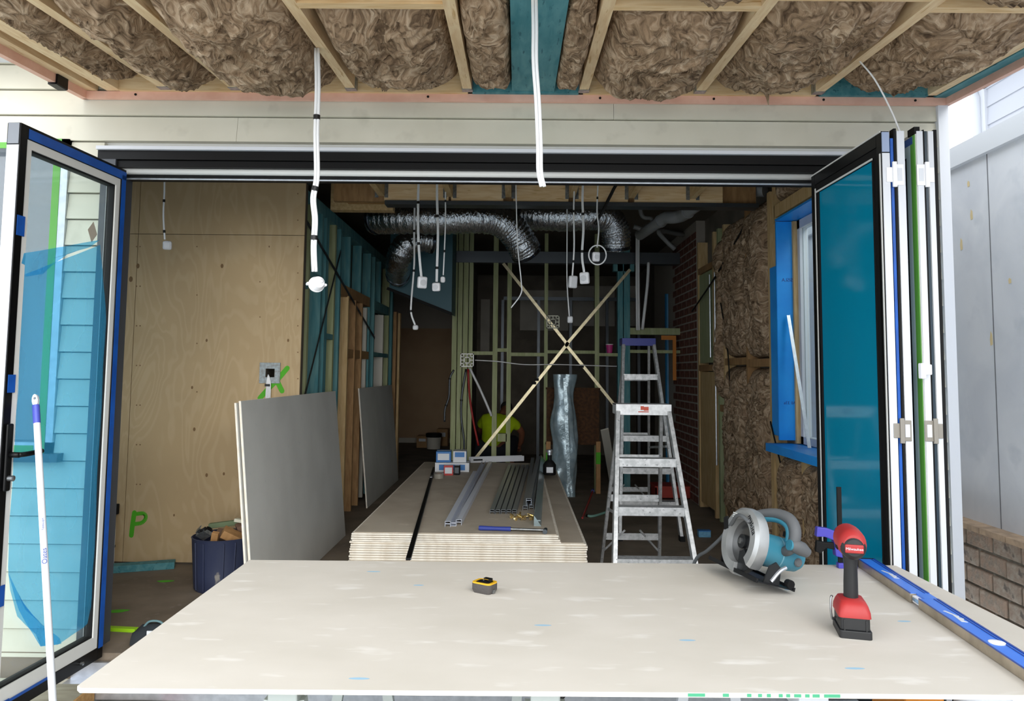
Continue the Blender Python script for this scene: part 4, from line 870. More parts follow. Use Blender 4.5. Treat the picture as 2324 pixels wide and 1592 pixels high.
# ------------------------------------------------------------------ plasterboard stack
ZS = .402
ulx, urx = at_z(796, 1211, ZS).x, at_z(1267, 1212, ZS).x; yfr = at_z(1000, 1211, ZS).y; yfar = at_z(1000, 1049, ZS).y
def board(k, x0, x1, y0, y1, z, lab):
    t = thing('plasterboard_sheet', lab, 'plasterboard', ((x0 + x1) / 2, y0, z), group='stacked plasterboard sheets')
    MB().box(-(x1 - x0) / 2, (x1 - x0) / 2, 0, y1 - y0, 0, .0088).build('core', 'gibedge', t)
    MB().box(-(x1 - x0) / 2 + .012, (x1 - x0) / 2 - .012, .012, y1 - y0 - .012, .0088, .0126).build('face_paper', 'gib', t); return t
z = ZS; T = .0128; ords = ['topmost', 'second', 'third', 'fourth', 'fifth', 'sixth', 'seventh', 'eighth', 'ninth', 'tenth', 'eleventh', 'twelfth', 'thirteenth']
for k in range(13):
    z -= T; j = random.uniform(-.006, .006); jy = random.uniform(-.004, .008)
    if k < 4: board(k, ulx + j, urx + j + (.012 if k >= 2 else 0), yfr + jy + (.0 if k else -.004), yfar + jy, z, f'plasterboard sheet of the narrow upper tier, {ords[k]} in the stack')
    else: board(k, ulx - .012 + j, urx + .165 + j, yfr + .03 - .004 * k + jy, yfar + .0 + jy, z, f'plasterboard sheet of the wide lower tier, {ords[k]} in the stack')
for i, y in enumerate((yfr + .3, (yfr + yfar) / 2, yfar - .3)):
    t = tag(MB().box(ulx, urx + .15, y, y + .09, 0, z).build('timber_bearer', 'pinex', None), ['timber bearer under the stack end by the sill', 'timber bearer under the stack middle', 'timber bearer under the stack end by the studs'][i], 'bearer', 'bearers under the plasterboard stack')
# ------------------------------------------------------------------ things on the stack
def on(u, v, z=ZS): return at_z(u, v, z)
mat('redbox', 'b8312b', .5); mat('bluebox', '1f6fb5', .45); mat('boxwhite', 'd5d9de', .5)
def carton(lab, u, v, w, d, h, m, rz=0, z=ZS, lid=None):
    q = on(u, v, z); t = thing('carton', lab, 'box', (q.x, q.y + d / 2, z), rz)
    MB().box(-w / 2, w / 2, -d / 2, d / 2, 0, h).build('body', m, t, bevel=.003)
    MB().box(-w * .38, w * .38, -d / 2 - .0015, -d / 2, h * .2, h * .8).build('label', lid or 'boxwhite', t); MB().box(-w / 2 + .004, w / 2 - .004, -.008, .008, h, h + .001).build('seam_tape', 'lightgrey', t)
    return t, q
b1, q1 = carton('long white screw carton under the blue carton', 1025, 1072, .32, .2, .085, 'boxwhite', .03, lid='bluebox')
b2, q2 = carton('bright blue carton with a white end on the white carton', 1003, 1052, .14, .18, .10, 'bluebox', .05, z=ZS + .087)
b2.location = (q1.x - .085, q1.y + .11, ZS + .087)
t = thing('carton', 'white carton with a blue label beside the blue carton', 'box', (q1.x + .068, q1.y + .10, ZS + .087), .04)
MB().box(-.062, .062, -.085, .085, 0, .105).build('body', 'boxwhite', t, bevel=.003); MB().box(-.045, .045, -.0865, -.085, .05, .095).build('label', 'bluebox', t); MB().box(.0625, .064, -.08, .08, .005, .1).build('side_panel', 'bluebox', t)
carton('small red carton with a white label in front of the white carton', 1017, 1080, .085, .05, .09, 'redbox', .1)
t, q = carton('small black carton beside the red carton', 1037, 1079, .05, .05, .085, 'blackmat', -.1, lid='dsteel')
t = thing('tape_roll', 'clear tape roll lying on the stack before the cartons', 'tape', on(996, 1086)); MB().ring([(.045 * math.cos(i * .3142), .045 * math.sin(i * .3142)) for i in range(20)], [(.032 * math.cos(i * .3142), .032 * math.sin(i * .3142)) for i in range(20)], 0, .04).build('roll', mat('taperoll', '8d897e', .3), t); MB().ring([(.032 * math.cos(i * .3142), .032 * math.sin(i * .3142)) for i in range(20)], [(.029 * math.cos(i * .3142), .029 * math.sin(i * .3142)) for i in range(20)], 0.001, .039).build('core', 'brown', t)
# white length at the far end
a, b = on(1066, 1046, ZS + .02), on(1187, 1042, ZS + .02)
t = thing('white_channel', 'long white plastic channel lying across the far stack end', 'channel', (a + b) / 2 - Vector((0, 0, .02)))
d = (b - a); M = Matrix.Translation(a) @ RZ(math.atan2(d.y, d.x)) @ Matrix(((0, 0, 1, 0), (1, 0, 0, 0), (0, 1, 0, 0), (0, 0, 0, 1)))
MB().prism([(-.03, -.02), (.03, -.02), (.03, .035), (.026, .035), (.026, -.016), (-.026, -.016), (-.026, .035), (-.03, .035)], 0, d.length, M).build('channel', 'white', t, W=True); MB().prism([(-.031, .0), (-.0305, .0), (-.0305, .016), (-.031, .016)], .03, .13, M).build('print', 'blackmat', t, W=True)
mat('trimwhite', 'd8dde9', .35, .1)
def length(name, lab, p, q, w, h, m, prof='u', grp=None, roll=0):
    p = Vector(p); q = Vector(q); d = q - p; t = thing(name, lab, 'metal trim', p, math.atan2(d.y, d.x) - math.pi / 2, grp); L = d.length
    R = Matrix(((1, 0, 0, 0), (0, 0, 1, 0), (0, 1, 0, 0), (0, 0, 0, 1))) if False else Matrix(((1, 0, 0, 0), (0, 0, -1, L), (0, 1, 0, 0), (0, 0, 0, 1)))
    th = .0018
    P = {'u': [(-w / 2, 0), (w / 2, 0), (w / 2, h), (w / 2 - th, h), (w / 2 - th, th), (-w / 2 + th, th), (-w / 2 + th, h), (-w / 2, h)],
         'n': [(-w / 2, 0), (-w / 2, h), (w / 2, h), (w / 2, 0), (w / 2 - th, 0), (w / 2 - th, h - th), (-w / 2 + th, h - th), (-w / 2 + th, 0)],
         'z': [(-w / 2, 0), (0, 0), (0, h - th), (w / 2, h - th), (w / 2, h), (-th, h), (-th, th), (-w / 2, th)],
         'l': [(-w / 2, 0), (w / 2, 0), (-w / 2 + th * 2, h), (-w / 2, h)]}[prof]
    MB().prism(P, 0, L, R).build('profile', m, t)
    MB().box(-w / 2 * .8, w / 2 * .8, .001, .004, h * .5, h * .62).build('end_lip', m, t)
    return t
for k, (u0, u1, pf) in enumerate(((1016, 1078, 'n'), (1029, 1098, 'u'), (1041, 1113, 'n'))):
    length('white_trim', ['white stepped trim length at the outer side of the trim bundle', 'white channel trim in the middle of the trim bundle', 'white channel trim on the far side of the trim bundle'][k], on(u0, 1197 - 2 * k), on(u1, (1078, 1054, 1056)[k]), .034, .034, 'trimwhite', pf, 'white trim bundle on the stack')
mat('trackm', '8f969c', .3, .6)
for k in range(5):
    u0 = 1117 + k * 12.6; u1 = 1157 + k * 10
    length('steel_track', f'dark steel track in the flat bundle of five, {["outermost by the white trims", "second from the white trims", "in the middle", "second from the grey studs", "next to the grey studs"][k]}', on(u0, 1168), on(u1, 1062), .030, .03, 'trackm', 'n', 'bundle of five steel tracks')
mat('studm', 'a3abb3', .3, .7)
length('steel_stud', 'grey steel stud lying beside the five dark tracks', on(1192, 1160), on(1209, 1046), .034, .032, 'studm', 'n', 'grey steel studs on the stack')
length('steel_stud', 'grey steel stud lying on top of the other two', on(1200, 1142, ZS + .034), on(1222, 1042, ZS + .034), .036, .03, 'studm', 'n', 'grey steel studs on the stack')
length('steel_stud', 'grey steel stud lying nearest the triangular trim', on(1206, 1158), on(1224, 1048), .03, .032, 'studm', 'n', 'grey steel studs on the stack')
length('triangular_trim', 'triangular glassy trim beside the hammer head', on(1220, 1195), on(1232, 1046), .045, .06, mat('tri', '9fb0b4', .25, .5).name, 'l')
for k, (v0, z_) in enumerate(((1090, .0), (1108, .0))): pass
p, q = on(926, 1270, ZS + .006), on(985, 1062, ZS + .006); d = q - p
t = thing('straight_edge', 'long black straight edge jutting over the stack edge', 'straight edge', p + d * .2)
MB().bar(p, q, .022, .012).build('bar', 'black', t, W=True); MB().bar(p + d * .002 + Vector((.013, 0, 0)), q + Vector((.013, 0, 0)), .004, .011).build('edge', 'dsteel', t, W=True); MB().bar(p + d * .8 + Vector((0, 0, .007)), p + d * .84 + Vector((0, 0, .007)), .02, .004).build('clip', 'steel', t, W=True)
# hammer
a, b = on(1087, 1199, ZS + .014), on(1238, 1204, ZS + .014); d = (b - a); L = d.length; dn = d.normalized()
t = thing('hammer', 'claw hammer with a blue grip lying near the stack edge', 'hammer', a - Vector((0, 0, .014)))
MB().tube([a, a + dn * .01, a + dn * .10, a + dn * .19], [.013, .0145, .012, .0135], 12).build('grip', mat('bluegrip', '2f3f8f', .55), t, W=True, smooth='a')
MB().tube([a + dn * .19, b], [.008, .007], 10).build('shaft', 'steel', t, W=True, smooth='a')
side = Vector((-dn.y, dn.x, 0)); hd_ = MB().tube([b - side * .05, b - side * .035, b - side * .03, b + side * .02], [.014, .014, .010, .011], 12)
hd_.tube([b + side * .02, b + side * .045 + Vector((0, 0, -.003)), b + side * .075 + dn * -.012 + Vector((0, 0, -.006))], [.011, .009, .004], 10)
hd_.build('head', 'dsteel', t, W=True, smooth='a')
for k in range(7):
    q = on(1160 + 9 * k, 1177 + (k % 2) * 5); t = thing('brass_anchor', 'crumpled brass fixing heaped at the track ends', 'fixing', q, random.uniform(0, 6), 'brass fixings heaped on the stack', rot=(random.uniform(-.4, .4), random.uniform(-.3, .3), random.uniform(0, 6)))
    MB().lathe([(.004, .0), (.016, .004), (.007, .012), (.006, .045), (.001, .055)], 8, TR(0, 0, .012) @ RY(1.3)).build('body', mat('brass', 'c9a24a', .3, .8, col2='efe2b8', scale=60), t, smooth='a'); MB().box(-.018, .018, -.004, .004, .010, .013).build('wing', 'brass', t)
q = on(1247, 1078); t = thing('spray_bottle', 'squat black bottle with a white label at the far stack corner', 'bottle', q)
MB().lathe([(.0, 0), (.055, 0), (.06, .01), (.06, .09), (.04, .12), (.02, .135), (.02, .18), (0, .18)], 18, cap=False).build('body', 'blackmat', t, smooth='a'); MB().box(-.03, .03, -.0615, -.058, .025, .075).build('label', 'white', t); MB().lathe([(.022, .18), (.022, .2), (.03, .205), (.03, .225), (.01, .23)], 14).build('nozzle', 'alu', t, smooth='a')
# ------------------------------------------------------------------ ladders
mat('ladder', 'c9cacb', .42, .55, col2='a9abac', scale=35, col3='7e8082', s3=60, lo3=.64, hi3=.7)
def ladder(lab, x, y, H, wt, wb, spread, steps, capm, rz=0):
    t = thing('step_ladder', lab, 'ladder', (x, y, 0), rz)
    fr = spread * .55; bk = spread * .45 + .05
    def fp(s, z): k = 1 - z / H; return Vector((s * (wt / 2 + (wb - wt) / 2 * k), -fr * k, z))
    def rp(s, z): k = 1 - z / H; return Vector((s * (wt / 2 - .025 + (wb - wt) / 2 * k * .75), .06 + bk * k, z))
    for s in (-1, 1):
        MB().bar(fp(s, 0), fp(s, H - .02), .026, .06, (0, -1, 0)).build('front_rail', 'ladder', t, bevel=.002)
        MB().bar(rp(s, 0), rp(s, H - .05), .02, .036, (0, -1, 0)).build('rear_rail', 'ladder', t, bevel=.002)
        MB().box(-.02, .02, -.035, .035, 0, .04, TR(*fp(s, 0))).build('foot', 'blackmat', t)
        za = H * .42; p_, q_ = fp(s, za + .03), rp(s, za - .05); MB().bar(p_ + Vector((s * -.018, 0, 0)), q_ + Vector((s * .0, 0, 0)), .003, .02).build('spreader', 'ladder', t)
    for k in range(steps):
        z = H - .325 - k * (H - .33) / steps * .98; a, b = fp(-1, z), fp(1, z)
        st = MB().box(a.x + .005, b.x - .005, a.y - .032, a.y + .05, z - .004, z + .004).box(a.x + .005, b.x - .005, a.y - .034, a.y - .028, z - .045, z + .004); st.build('step', 'ladder', t)
    for k in range(steps):
        z = H - .36 - k * (H - .3) / steps * .98; a, b = rp(-1, z), rp(1, z)
        if z > .08: MB().box(a.x, b.x, a.y - .006, a.y + .006, z - .022, z + .022).build('rear_crossbar', 'ladder', t)
    for s in (-1, 1): MB().bar(rp(s, .12) , (rp(1, .28) + rp(-1, .28)) / 2 + Vector((s * .05, 0, 0)), .012, .012).build('brace', 'ladder', t)
    MB().box(-wt / 2 - .018, wt / 2 + .018, -.05, .12, H - .008, H).box(-wt / 2 - .018, wt / 2 + .018, -.052, -.046, H - .068, H).box(-wt / 2 - .018, -wt / 2 - .013, -.05, .12, H - .065, H).box(wt / 2 + .013, wt / 2 + .018, -.05, .12, H - .065, H).build('top_cap', capm, t, bevel=.002)
    return t
q = at_y(1458, 930, 4.75); H1 = at_y(1458, 918, 4.70).z
l1 = ladder('short scuffed aluminium step ladder with a red sticker', q.x, 4.75, H1, .31, .50, .95, 3, mat('capalu', 'd6d7d8', .45, .4, col2='b9babb', scale=30).name)
cap1 = [c for c in l1.children if c.name.startswith('top_cap')][0]
for k, (a, b, c_, d_) in enumerate(((-.02, .0, -.035, -.012), (0, .03, -.04, -.016), (-.035, .03, -.05, -.044))): MB().box(a, b, -.0535, -.0518, H1 + c_, H1 + d_).build('sticker', mat('redsticker', 'c0503c', .6), cap1)
q = at_y(1448, 775, 6.75); H2 = at_y(1448, 768, 6.70).z
ladder('tall aluminium step ladder with a dark blue cap', q.x, 6.75, H2, .265, .50, 1.1, 5, mat('navy', '1c2a86', .45).name)
# ------------------------------------------------------------------ further things in the back
t = thing('foil_bag', 'tall crumpled silver plastic sleeve standing by the rusty panel', 'bag', (at_y(1284, 1000, 8.3).x, 8.3, 0))
def ff(s, r):
    a = s * 2 * math.pi; zz = r * 1.32; w = .15 * (1 - .15 * r) * (1 + .25 * math.sin(r * 6) * .3) * (.8 + .4 * noise.noise(Vector((math.cos(a) * 1.5, math.sin(a) * 1.5, r * 4)))) + .02
    return (w * math.cos(a) - .03 * r, w * .7 * math.sin(a), zz)
MB().grid(ff, 36, 40).build('sleeve', mat('sleeve', 'a9bcc5', .25, .25, bump=.7, scale=14, col2='8ea4ae'), t, smooth=True)
MB().bar((.03, -.105, .12), (-.02, -.10, 1.28), .035, .012, (0, -1, 0)).build('folded_edge', 'sleeve', t)
a, b = at_y(1240, 1005, SY - .06), at_y(1360, 885, SY - .06); t = thing('rusty_panel', 'rusty perforated metal panel fixed to the rear studs', 'panel', (a.x, SY - .07, a.z))
MB().box(0, b.x - a.x, 0, .02, 0, b.z - a.z).build('sheet', mat('rust', '5a3a1c', .7, .4, col2='3d2614', scale=30, bump=.5, bscale=90), t); MB().box(-.01, b.x - a.x + .01, -.006, .03, -.02, 0).box(-.01, b.x - a.x + .01, -.006, .03, b.z - a.z, b.z - a.z + .02).build('rim', 'rust', t)
for u, m_, lab in ((1244, 'ofc', 'pale timber post under the rusty panel beside the silver sleeve'), (1357, 'ofc', 'pale timber post with a green mark under the rusty panel')):
    x = at_y(u, 1050, SY - .1).x; zt = at_y(u, 1002, SY - .1).z; t = thing('short_post', lab, 'post', (x, SY - .14, 0)); MB().box(-.025, .025, 0, .05, 0, zt).build('post', m_, t); MB().box(-.026, .026, -.001, .0, zt - .25, zt - .12).build('paint_mark', 'spray', t)
a, b = at_z(1395, 1112, 0), None
t = thing('white_batten', 'flat white batten leaning behind the short ladder', 'batten', at_z(1392, 1100, 0)); p_ = at_z(1392, 1100, 0); q_ = at_y(1372, 975, 8.40); MB().bar(p_ + Vector((0, 0, .02)), q_, .09, .015, (0, 1, 0)).build('batten', 'dirtywhite', t, W=True); MB().bar(p_ + Vector((.0, -.01, .1)), p_ + Vector((.0, -.01, .16)), .02, .002, (0, 1, 0)).build('label', 'redbox', t, W=True)
p_, q_ = at_z(1322, 1176, .012), at_z(1345, 1116, .012); t = thing('marking_rod', 'red rod with a blue tip lying on the floor', 'rod', p_ - Vector((0, 0, .012))); MB().tube([p_, q_], .010, 8).build('rod', 'redbox', t, W=True); MB().tube([q_, q_ + (q_ - p_) * .06], .02, 8).build('tip', 'bluegrip', t, W=True)
t = cable('air_hose', 'pale green hose lying on the floor beside the red rod', [at_z(1331, 1171, .012), at_z(1347, 1172, .012), at_z(1380, 1162, .012)], .012, (.1,), m=mat('palegreen', '86b5a8', .5).name)
t = thing('sponge', 'small pale blue sponge on the floor under the side wall', 'sponge', at_z(1600, 1221, 0)); MB().box(-.05, .05, 0, .06, 0, .05).build('body', mat('sponge', '6fa3c2', .9, col2='5b8fae', scale=50), t, bevel=.006); MB().box(-.05, .05, 0, .06, .05, .056).build('scourer', 'bluebox', t)
t = thing('red_crate', 'low red plastic crate on the floor past the ladders', 'crate', at_z(1535, 1133, 0))
cr = MB()
for x0, x1, y0, y1 in ((-.22, .22, 0, .012), (-.22, .22, .29, .30), (-.22, -.208, 0, .3), (.208, .22, 0, .3)): cr.box(x0, x1, y0, y1, 0, .13)
cr.box(-.22, .22, 0, .3, 0, .01).build('crate', mat('crate', 'a8301e', .5), t); MB().box(-.23, .23, -.008, .31, .118, .132).build('rim', 'crate', t)
q = at_y(1384, 802, SY); t = thing('pink_cup', 'pink paper cup standing on a rear wall nogging', 'cup', (q.x, SY + .03, q.z)); MB().lathe([(0, 0), (.03, 0), (.042, .10), (.038, .10), (.027, .006), (0, .006)], 18, cap=False).build('cup', mat('pinkcup', 'c83a86', .5), t, smooth='a'); MB().lathe([(.044, .095), (.045, .105), (.04, .105)], 18).build('rim', 'offwhite', t)
q = at_y(1517, 780, SY); t = thing('orange_square', 'orange framing square hooked under a nogging by the brick pier', 'square', (q.x, SY - .02, q.z)); MB().box(-.085, .085, 0, .008, .04, .09).build('arm', mat('orange', 'c97a1e', .5), t); MB().box(.045, .085, 0, .008, -.42, .04).build('blade', 'orange', t)
p_ = at_y(1515, 668, 9.3); t = thing('blue_conduit', 'vertical blue plastic conduit behind the rear studs', 'pipe', (p_.x, 9.3, .1)); MB().tube([(p_.x, 9.3, 0), (p_.x, 9.3, p_.z)], .035, 12).build('tube', mat('conduit', '2a7fb0', .4), t, W=True, smooth='a'); MB().tube([(p_.x, 9.3, .9), (p_.x, 9.3, .96)], .042, 12).build('coupler', 'conduit', t, W=True, smooth='a')
t = thing('paint_bucket', 'white paint bucket with a black lid at the hallway end', 'bucket', at_z(984, 1019, 0)); MB().lathe([(0, 0), (.115, 0), (.13, .2), (0, .2)], 20, cap=False).build('pail', 'dirtywhite', t, smooth='a'); MB().lathe([(.135, .2), (.14, .26), (.12, .27), (0, .27)], 20, cap=False).build('lid', 'blackmat', t, smooth='a')
for u, v, w, h, lab in ((958, 1017, .2, .2, 'open brown cardboard carton beside the paint bucket'), (1003, 1013, .2, .3, 'brown cardboard carton behind the paint bucket')):
    q = at_z(u, v, 0); t = thing('cardboard_box', lab, 'box', q); MB().box(-w / 2, w / 2, 0, .3, 0, h).build('body', mat('card', 'b08d63', .8, col2='a07e56', scale=6), t, bevel=.004); MB().box(-w / 2, w / 2, -.06, .0, h - .004, h, RX(-.3)).build('flap', 'card', t); MB().box(-w * .3, w * .3, -.001, 0, h * .55, h * .8).build('label', 'boxwhite', t)
# ------------------------------------------------------------------ crouching worker
def skin_obj(name, m, joints, edges, parent=None, sub=2, root=0):
    me = bpy.data.meshes.new(name); me.from_pydata([j[0] for j in joints], edges, []); o = bpy.data.objects.new(name, me); COL.objects.link(o)
    md = o.modifiers.new('skin', 'SKIN'); md.use_smooth_shade = True
    for i, j in enumerate(joints):
        r_ = j[1]; me.skin_vertices[0].data[i].radius = r_ if isinstance(r_, tuple) else (r_, r_)
    me.skin_vertices[0].data[root].use_root = True
    s_ = o.modifiers.new('sub', 'SUBSURF'); s_.levels = sub; s_.render_levels = sub
    me.materials.append(MATS[m]); o.parent = parent; return o
mat('skinc', '7d4f38', .6); mat('hivis', 'c9e61a', .75, col2='b9d612', scale=8); mat('trouser', '1a1e28', .8); mat('hair', '15110e', .8)
wx = at_y(1130, 1000, 9.7).x
t = thing('person', 'person in a lime work shirt crouching behind the rear studs', 'person', (wx, 9.7, 0))
J = [((-.12, 0, .34), (.15, .12)), ((-.06, .05, .50), (.14, .11)), ((.02, .12, .66), (.16, .11)), ((.06, .24, .76), (.07, .07)), ((.08, .31, .80), (.07, .08)), ((.10, .40, .82), (.085, .10)), ((.10, .47, .82), (.06, .07)),
     ((-.17, .17, .72), .06), ((-.25, .32, .56), .045), ((-.2, .5, .5), .035), ((-.17, .57, .47), .03),
     ((.2, .15, .68), .06), ((.31, .2, .56), .045), ((.30, .3, .42), .036), ((.27, .36, .36), .03),
     ((-.17, .05, .33), .095), ((-.2, .4, .46), .07), ((-.17, .16, .10), .05), ((-.18, .3, .035), .035),
     ((.13, .05, .33), .095), ((.2, .42, .46), .07), ((.16, .2, .10), .05), ((.17, .34, .035), .035)]
Eg = [(0, 1), (1, 2), (2, 3), (3, 4), (4, 5), (5, 6), (2, 7), (7, 8), (8, 9), (9, 10), (2, 11), (11, 12), (12, 13), (13, 14), (0, 15), (15, 16), (16, 17), (17, 18), (0, 19), (19, 20), (20, 21), (21, 22)]
skin_obj('body', 'skinc', J, Eg, t)
skin_obj('shirt', 'hivis', [((-.12, -.01, .36), (.165, .135)), ((-.06, .04, .50), (.16, .13)), ((.02, .11, .66), (.18, .13)), ((.05, .2, .74), (.085, .085)), ((-.17, .16, .72), .08), ((-.24, .27, .62), .068), ((.2, .14, .68), .08), ((.28, .18, .60), .068)], [(0, 1), (1, 2), (2, 3), (2, 4), (4, 5), (2, 6), (6, 7)], t)
skin_obj('trousers', 'trouser', [((-.08, 0, .32), (.165, .135)), ((-.17, .05, .33), .11), ((-.2, .4, .46), .085), ((-.17, .18, .12), .062), ((.13, .05, .33), .11), ((.2, .42, .46), .085), ((.16, .22, .12), .062)], [(0, 1), (1, 2), (2, 3), (0, 4), (4, 5), (5, 6)], t)
skin_obj('hair', 'hair', [((.10, .38, .84), (.092, .10)), ((.10, .43, .88), (.09, .09)), ((.10, .48, .87), (.06, .07))], [(0, 1), (1, 2)], t, 2)
skin_obj('boots', 'blackmat', [((-.17, .17, .07), .05), ((-.18, .32, .045), .045)], [(0, 1)], t, 1); skin_obj('boots', 'blackmat', [((.16, .21, .07), .05), ((.17, .36, .045), .045)], [(0, 1)], t, 1)
for s, b in ((-1, Vector((-.17, .57, .47))), (1, Vector((.27, .36, .36)))):
    f = [((0, 0, 0), .028), ((0, .04, -.03), .03)]; e = [(0, 1)]
    for i, x in enumerate((-.027, -.009, .009, .027)): k = len(f); L_ = (.04, .046, .043, .034)[i]; f += [((x, .06, -.045), .0095), ((x, .06 + L_ * .6, -.06), .009), ((x, .06 + L_ * .8, -.06 - L_ * .6), .008)]; e += [(1, k), (k, k + 1), (k + 1, k + 2)]
    k = len(f); f += [((-s * .035, .025, -.02), .011), ((-s * .05, .05, -.04), .009)]; e += [(0, k), (k, k + 1)]
    h = skin_obj('hand', 'skinc', f, e, t, 1); h.location = b
# ------------------------------------------------------------------ work table: a board on trestles
TZ = .622; BT = .0105
NLc = Vector((-.987, 1.735, TZ)); rz = math.radians(.75); BW, BD = 2.45, 1.152
mat('boardface', 'd6cfc4', .75, col2='cdc6ba', scale=2.2, detail=7, stretch=(1, 1.6, 1), col3='e4dfd7', s3=6, lo3=.60, hi3=.74, st3=(.9, 3, 1))
mat('boardedge', 'ded7cc', .8)
t = thing('plasterboard_sheet', 'big pale plasterboard sheet laid on trestles as a work table', 'plasterboard', NLc - Vector((0, 0, BT)), rz)
c_ = .014; poly = [(c_, 0), (BW, 0), (BW, BD), (0, BD), (0, c_)]
MB().prism(poly, 0, BT - .001).build('core', 'boardedge', t)
MB().prism([(c_ + .001, .001), (BW - .001, .001), (BW - .001, BD - .001), (.001, BD - .001), (.001, c_ + .001)], BT - .001, BT).build('face_paper', 'boardface', t)
tb = t; tbM = wm(t)
def tab(u, v, z=TZ): return at_z(u, v, z)
mat('bluesmear', '9cc0d6', .7); mat('greenprint', '4aa57c', .7)
for u, v, w in ((848, 1298, .05), (950, 1329, .035), (1232, 1420, .05), (1560, 1454, .045), (815, 1541, .05), (1790, 1339, .03), (2052, 1411, .04), (1940, 1518, .05)):
    q = tab(u, v, TZ + .0003); MB().prism([(w / 2 * math.cos(k * .5236), .006 * math.sin(k * .5236)) for k in range(12)], 0, .0002, TR(*q)).build('paint_smear', 'bluesmear', t, W=True)
for i, (a, b) in enumerate(((1559, 1598), (1638, 1652), (1693, 1703), (1718, 1727), (1738, 1747), (1765, 1774), (1782, 1791), (1800, 1816), (1825, 1835), (1842, 1858), (1868, 1905))):
    p0, p1 = at_y(a, 1574, 1.762), at_y(b, 1574, 1.762); L0 = tbM.inverted() @ p0; L1 = tbM.inverted() @ p1
    MB().box(L0.x, L1.x, -.0006, 0, .002, .009).build('edge_print', 'greenprint', t)
mat('trestlem', 'b9c0bd', .45, .4)
for k, (x, lab, m_) in enumerate(((-.54, 'pale metal trestle under the table end by the open leaf', 'trestlem'), (.075, 'pale metal trestle under the table middle', 'trestlem'), (.70, 'white painted trestle under the table end by the tools', 'white'))):
    t = thing('trestle', lab, 'trestle', (x, 2.31, GZ)); H = TZ - BT - GZ
    MB().box(-.035, .035, -.50, .5, H - .06, H).build('top_rail', m_, t, bevel=.004)
    for y in (-.47, .47):
        for s in (-1, 1):
            sp = (.16, .10, .17)[k]; MB().bar((s * .03, y, H - .05), (s * sp, y + (-.02 if y < 0 else .02), 0), .035, .03, (0, 1, 0)).build('leg', m_, t)
        MB().box(-.1, .1, y - .008, y + .008, H * .45, H * .45 + .03).build('cross_tie', m_, t)
# ------------------------------------------------------------------ spirit level
p, q = tab(1948, 1288, TZ), tab(2324, 1548, TZ); p.z = q.z = TZ + .0012; d = (q - p).normalized(); q = p + d * 1.2
t = thing('spirit_level', 'long blue box spirit level lying flat on the work table', 'level', p, math.atan2(d.y, d.x)); L = 1.2; lw, lh = .060, .028
# local x along the level, local y to its far (right) side
mat('levelblue', '3576e0', .35, col2='3f7fe6', scale=4); mat('leveldark', '17419a', .35); mat('levelside', 'b7ab98', .3, .6, col2='9c917f', scale=14)
nx = .44
for a, b in ((0, nx), (nx + .06, L)):
    MB().box(a, b, .0, lw, .0, lh).build('body', 'levelside', t)
    MB().box(a + .001, b - .001, .002, lw - .002, lh, lh + .002).build('web', 'levelblue', t)
    MB().box(a + .001, b - .001, lw - .016, lw - .012, lh + .002, lh + .0035).build('groove', 'leveldark', t); MB().box(a, b, lw - .006, lw, lh, lh + .004).build('edge_rib', 'leveldark', t); MB().box(a, b, .0, .003, lh, lh + .003).build('edge_rib', 'leveldark', t)
MB().box(nx, nx + .06, .02, lw, 0, lh + .002).build('vial_bridge', 'levelblue', t); MB().box(nx + .004, nx + .056, .006, .02, .004, lh - .004).build('vial_holder', 'whiteplastic', t); MB().tube([(nx + .008, .011, lh * .5), (nx + .052, .011, lh * .5)], .008, 10).build('vial', mat('vial', '8fb3d8', .1), t, smooth=True)
sz_ = TZ + lh + .0025
for i, x in enumerate((.17, .62)):
    MB().bar((x, .02, lh + .0025), (x + .05, .035, lh + .0025), .008, .0008).build('logo_stroke', 'white', t)
    MB().prism([(0, 0), (.055, -.004), (.06, .012), (.045, .008), (.03, .016), (.018, .008), (.006, .014)], 0, .001, TR(x + .04, .026, lh + .002)).build('logo_stroke', 'white', t)
MB().lathe([(.02, 0), (.02, .004), (.012, .006)], 18, TR(.88, .03, lh)).build('end_vial', 'whiteplastic', t, smooth='a')
MB().box(-.006, 0, -.001, lw + .001, -.0, lh + .004).build('end_cap', 'blackmat', t)
# ------------------------------------------------------------------ tape measure
q = tab(1099, 1350); t = thing('tape_measure', 'black and yellow tape measure on the work table', 'tape measure', (q.x, q.y + .027, TZ), -.55); t.scale = (.88, .88, .88)
def rrect(w, h, r, n=5):
    P = []
    for cx_, cy_, a0 in ((w - r, h - r, 0), (-w + r, h - r, 90), (-w + r, -h + r, 180), (w - r, -h + r, 270)):
        for i in range(n + 1): a = math.radians(a0 + 90 * i / n); P.append((cx_ + r * math.cos(a), cy_ + r * math.sin(a)))
    return P
o_ = rrect(.042, .030, .014); sc = lambda P, k: [(x * k, y * k) for x, y in P]
mat('rubber', '4e4a48', .75, bump=.3, scale=80); mat('yellow', 'e0ad24', .45)
m_ = MB(); n_ = len(o_)
lv = [(sc(o_, .86), 0), (o_, .012), (o_, .034)]
for P, z in lv: m_.v += [Vector((x, y, z)) for x, y in P]
for k in range(2): m_.f += [(k * n_ + i, k * n_ + (i + 1) % n_, (k + 1) * n_ + (i + 1) % n_, (k + 1) * n_ + i) for i in range(n_)]
m_.f += [tuple(range(n_))[::-1], tuple(2 * n_ + i for i in range(n_))]; m_.build('grip_shell', 'rubber', t, smooth='a')
MB().ring(sc(o_, .99), sc(o_, .70), .034, .039).build('case_rim', 'yellow', t, bevel=.001); MB().prism(sc(o_, .72), .034, .0385).build('case_centre', 'blackmat', t)
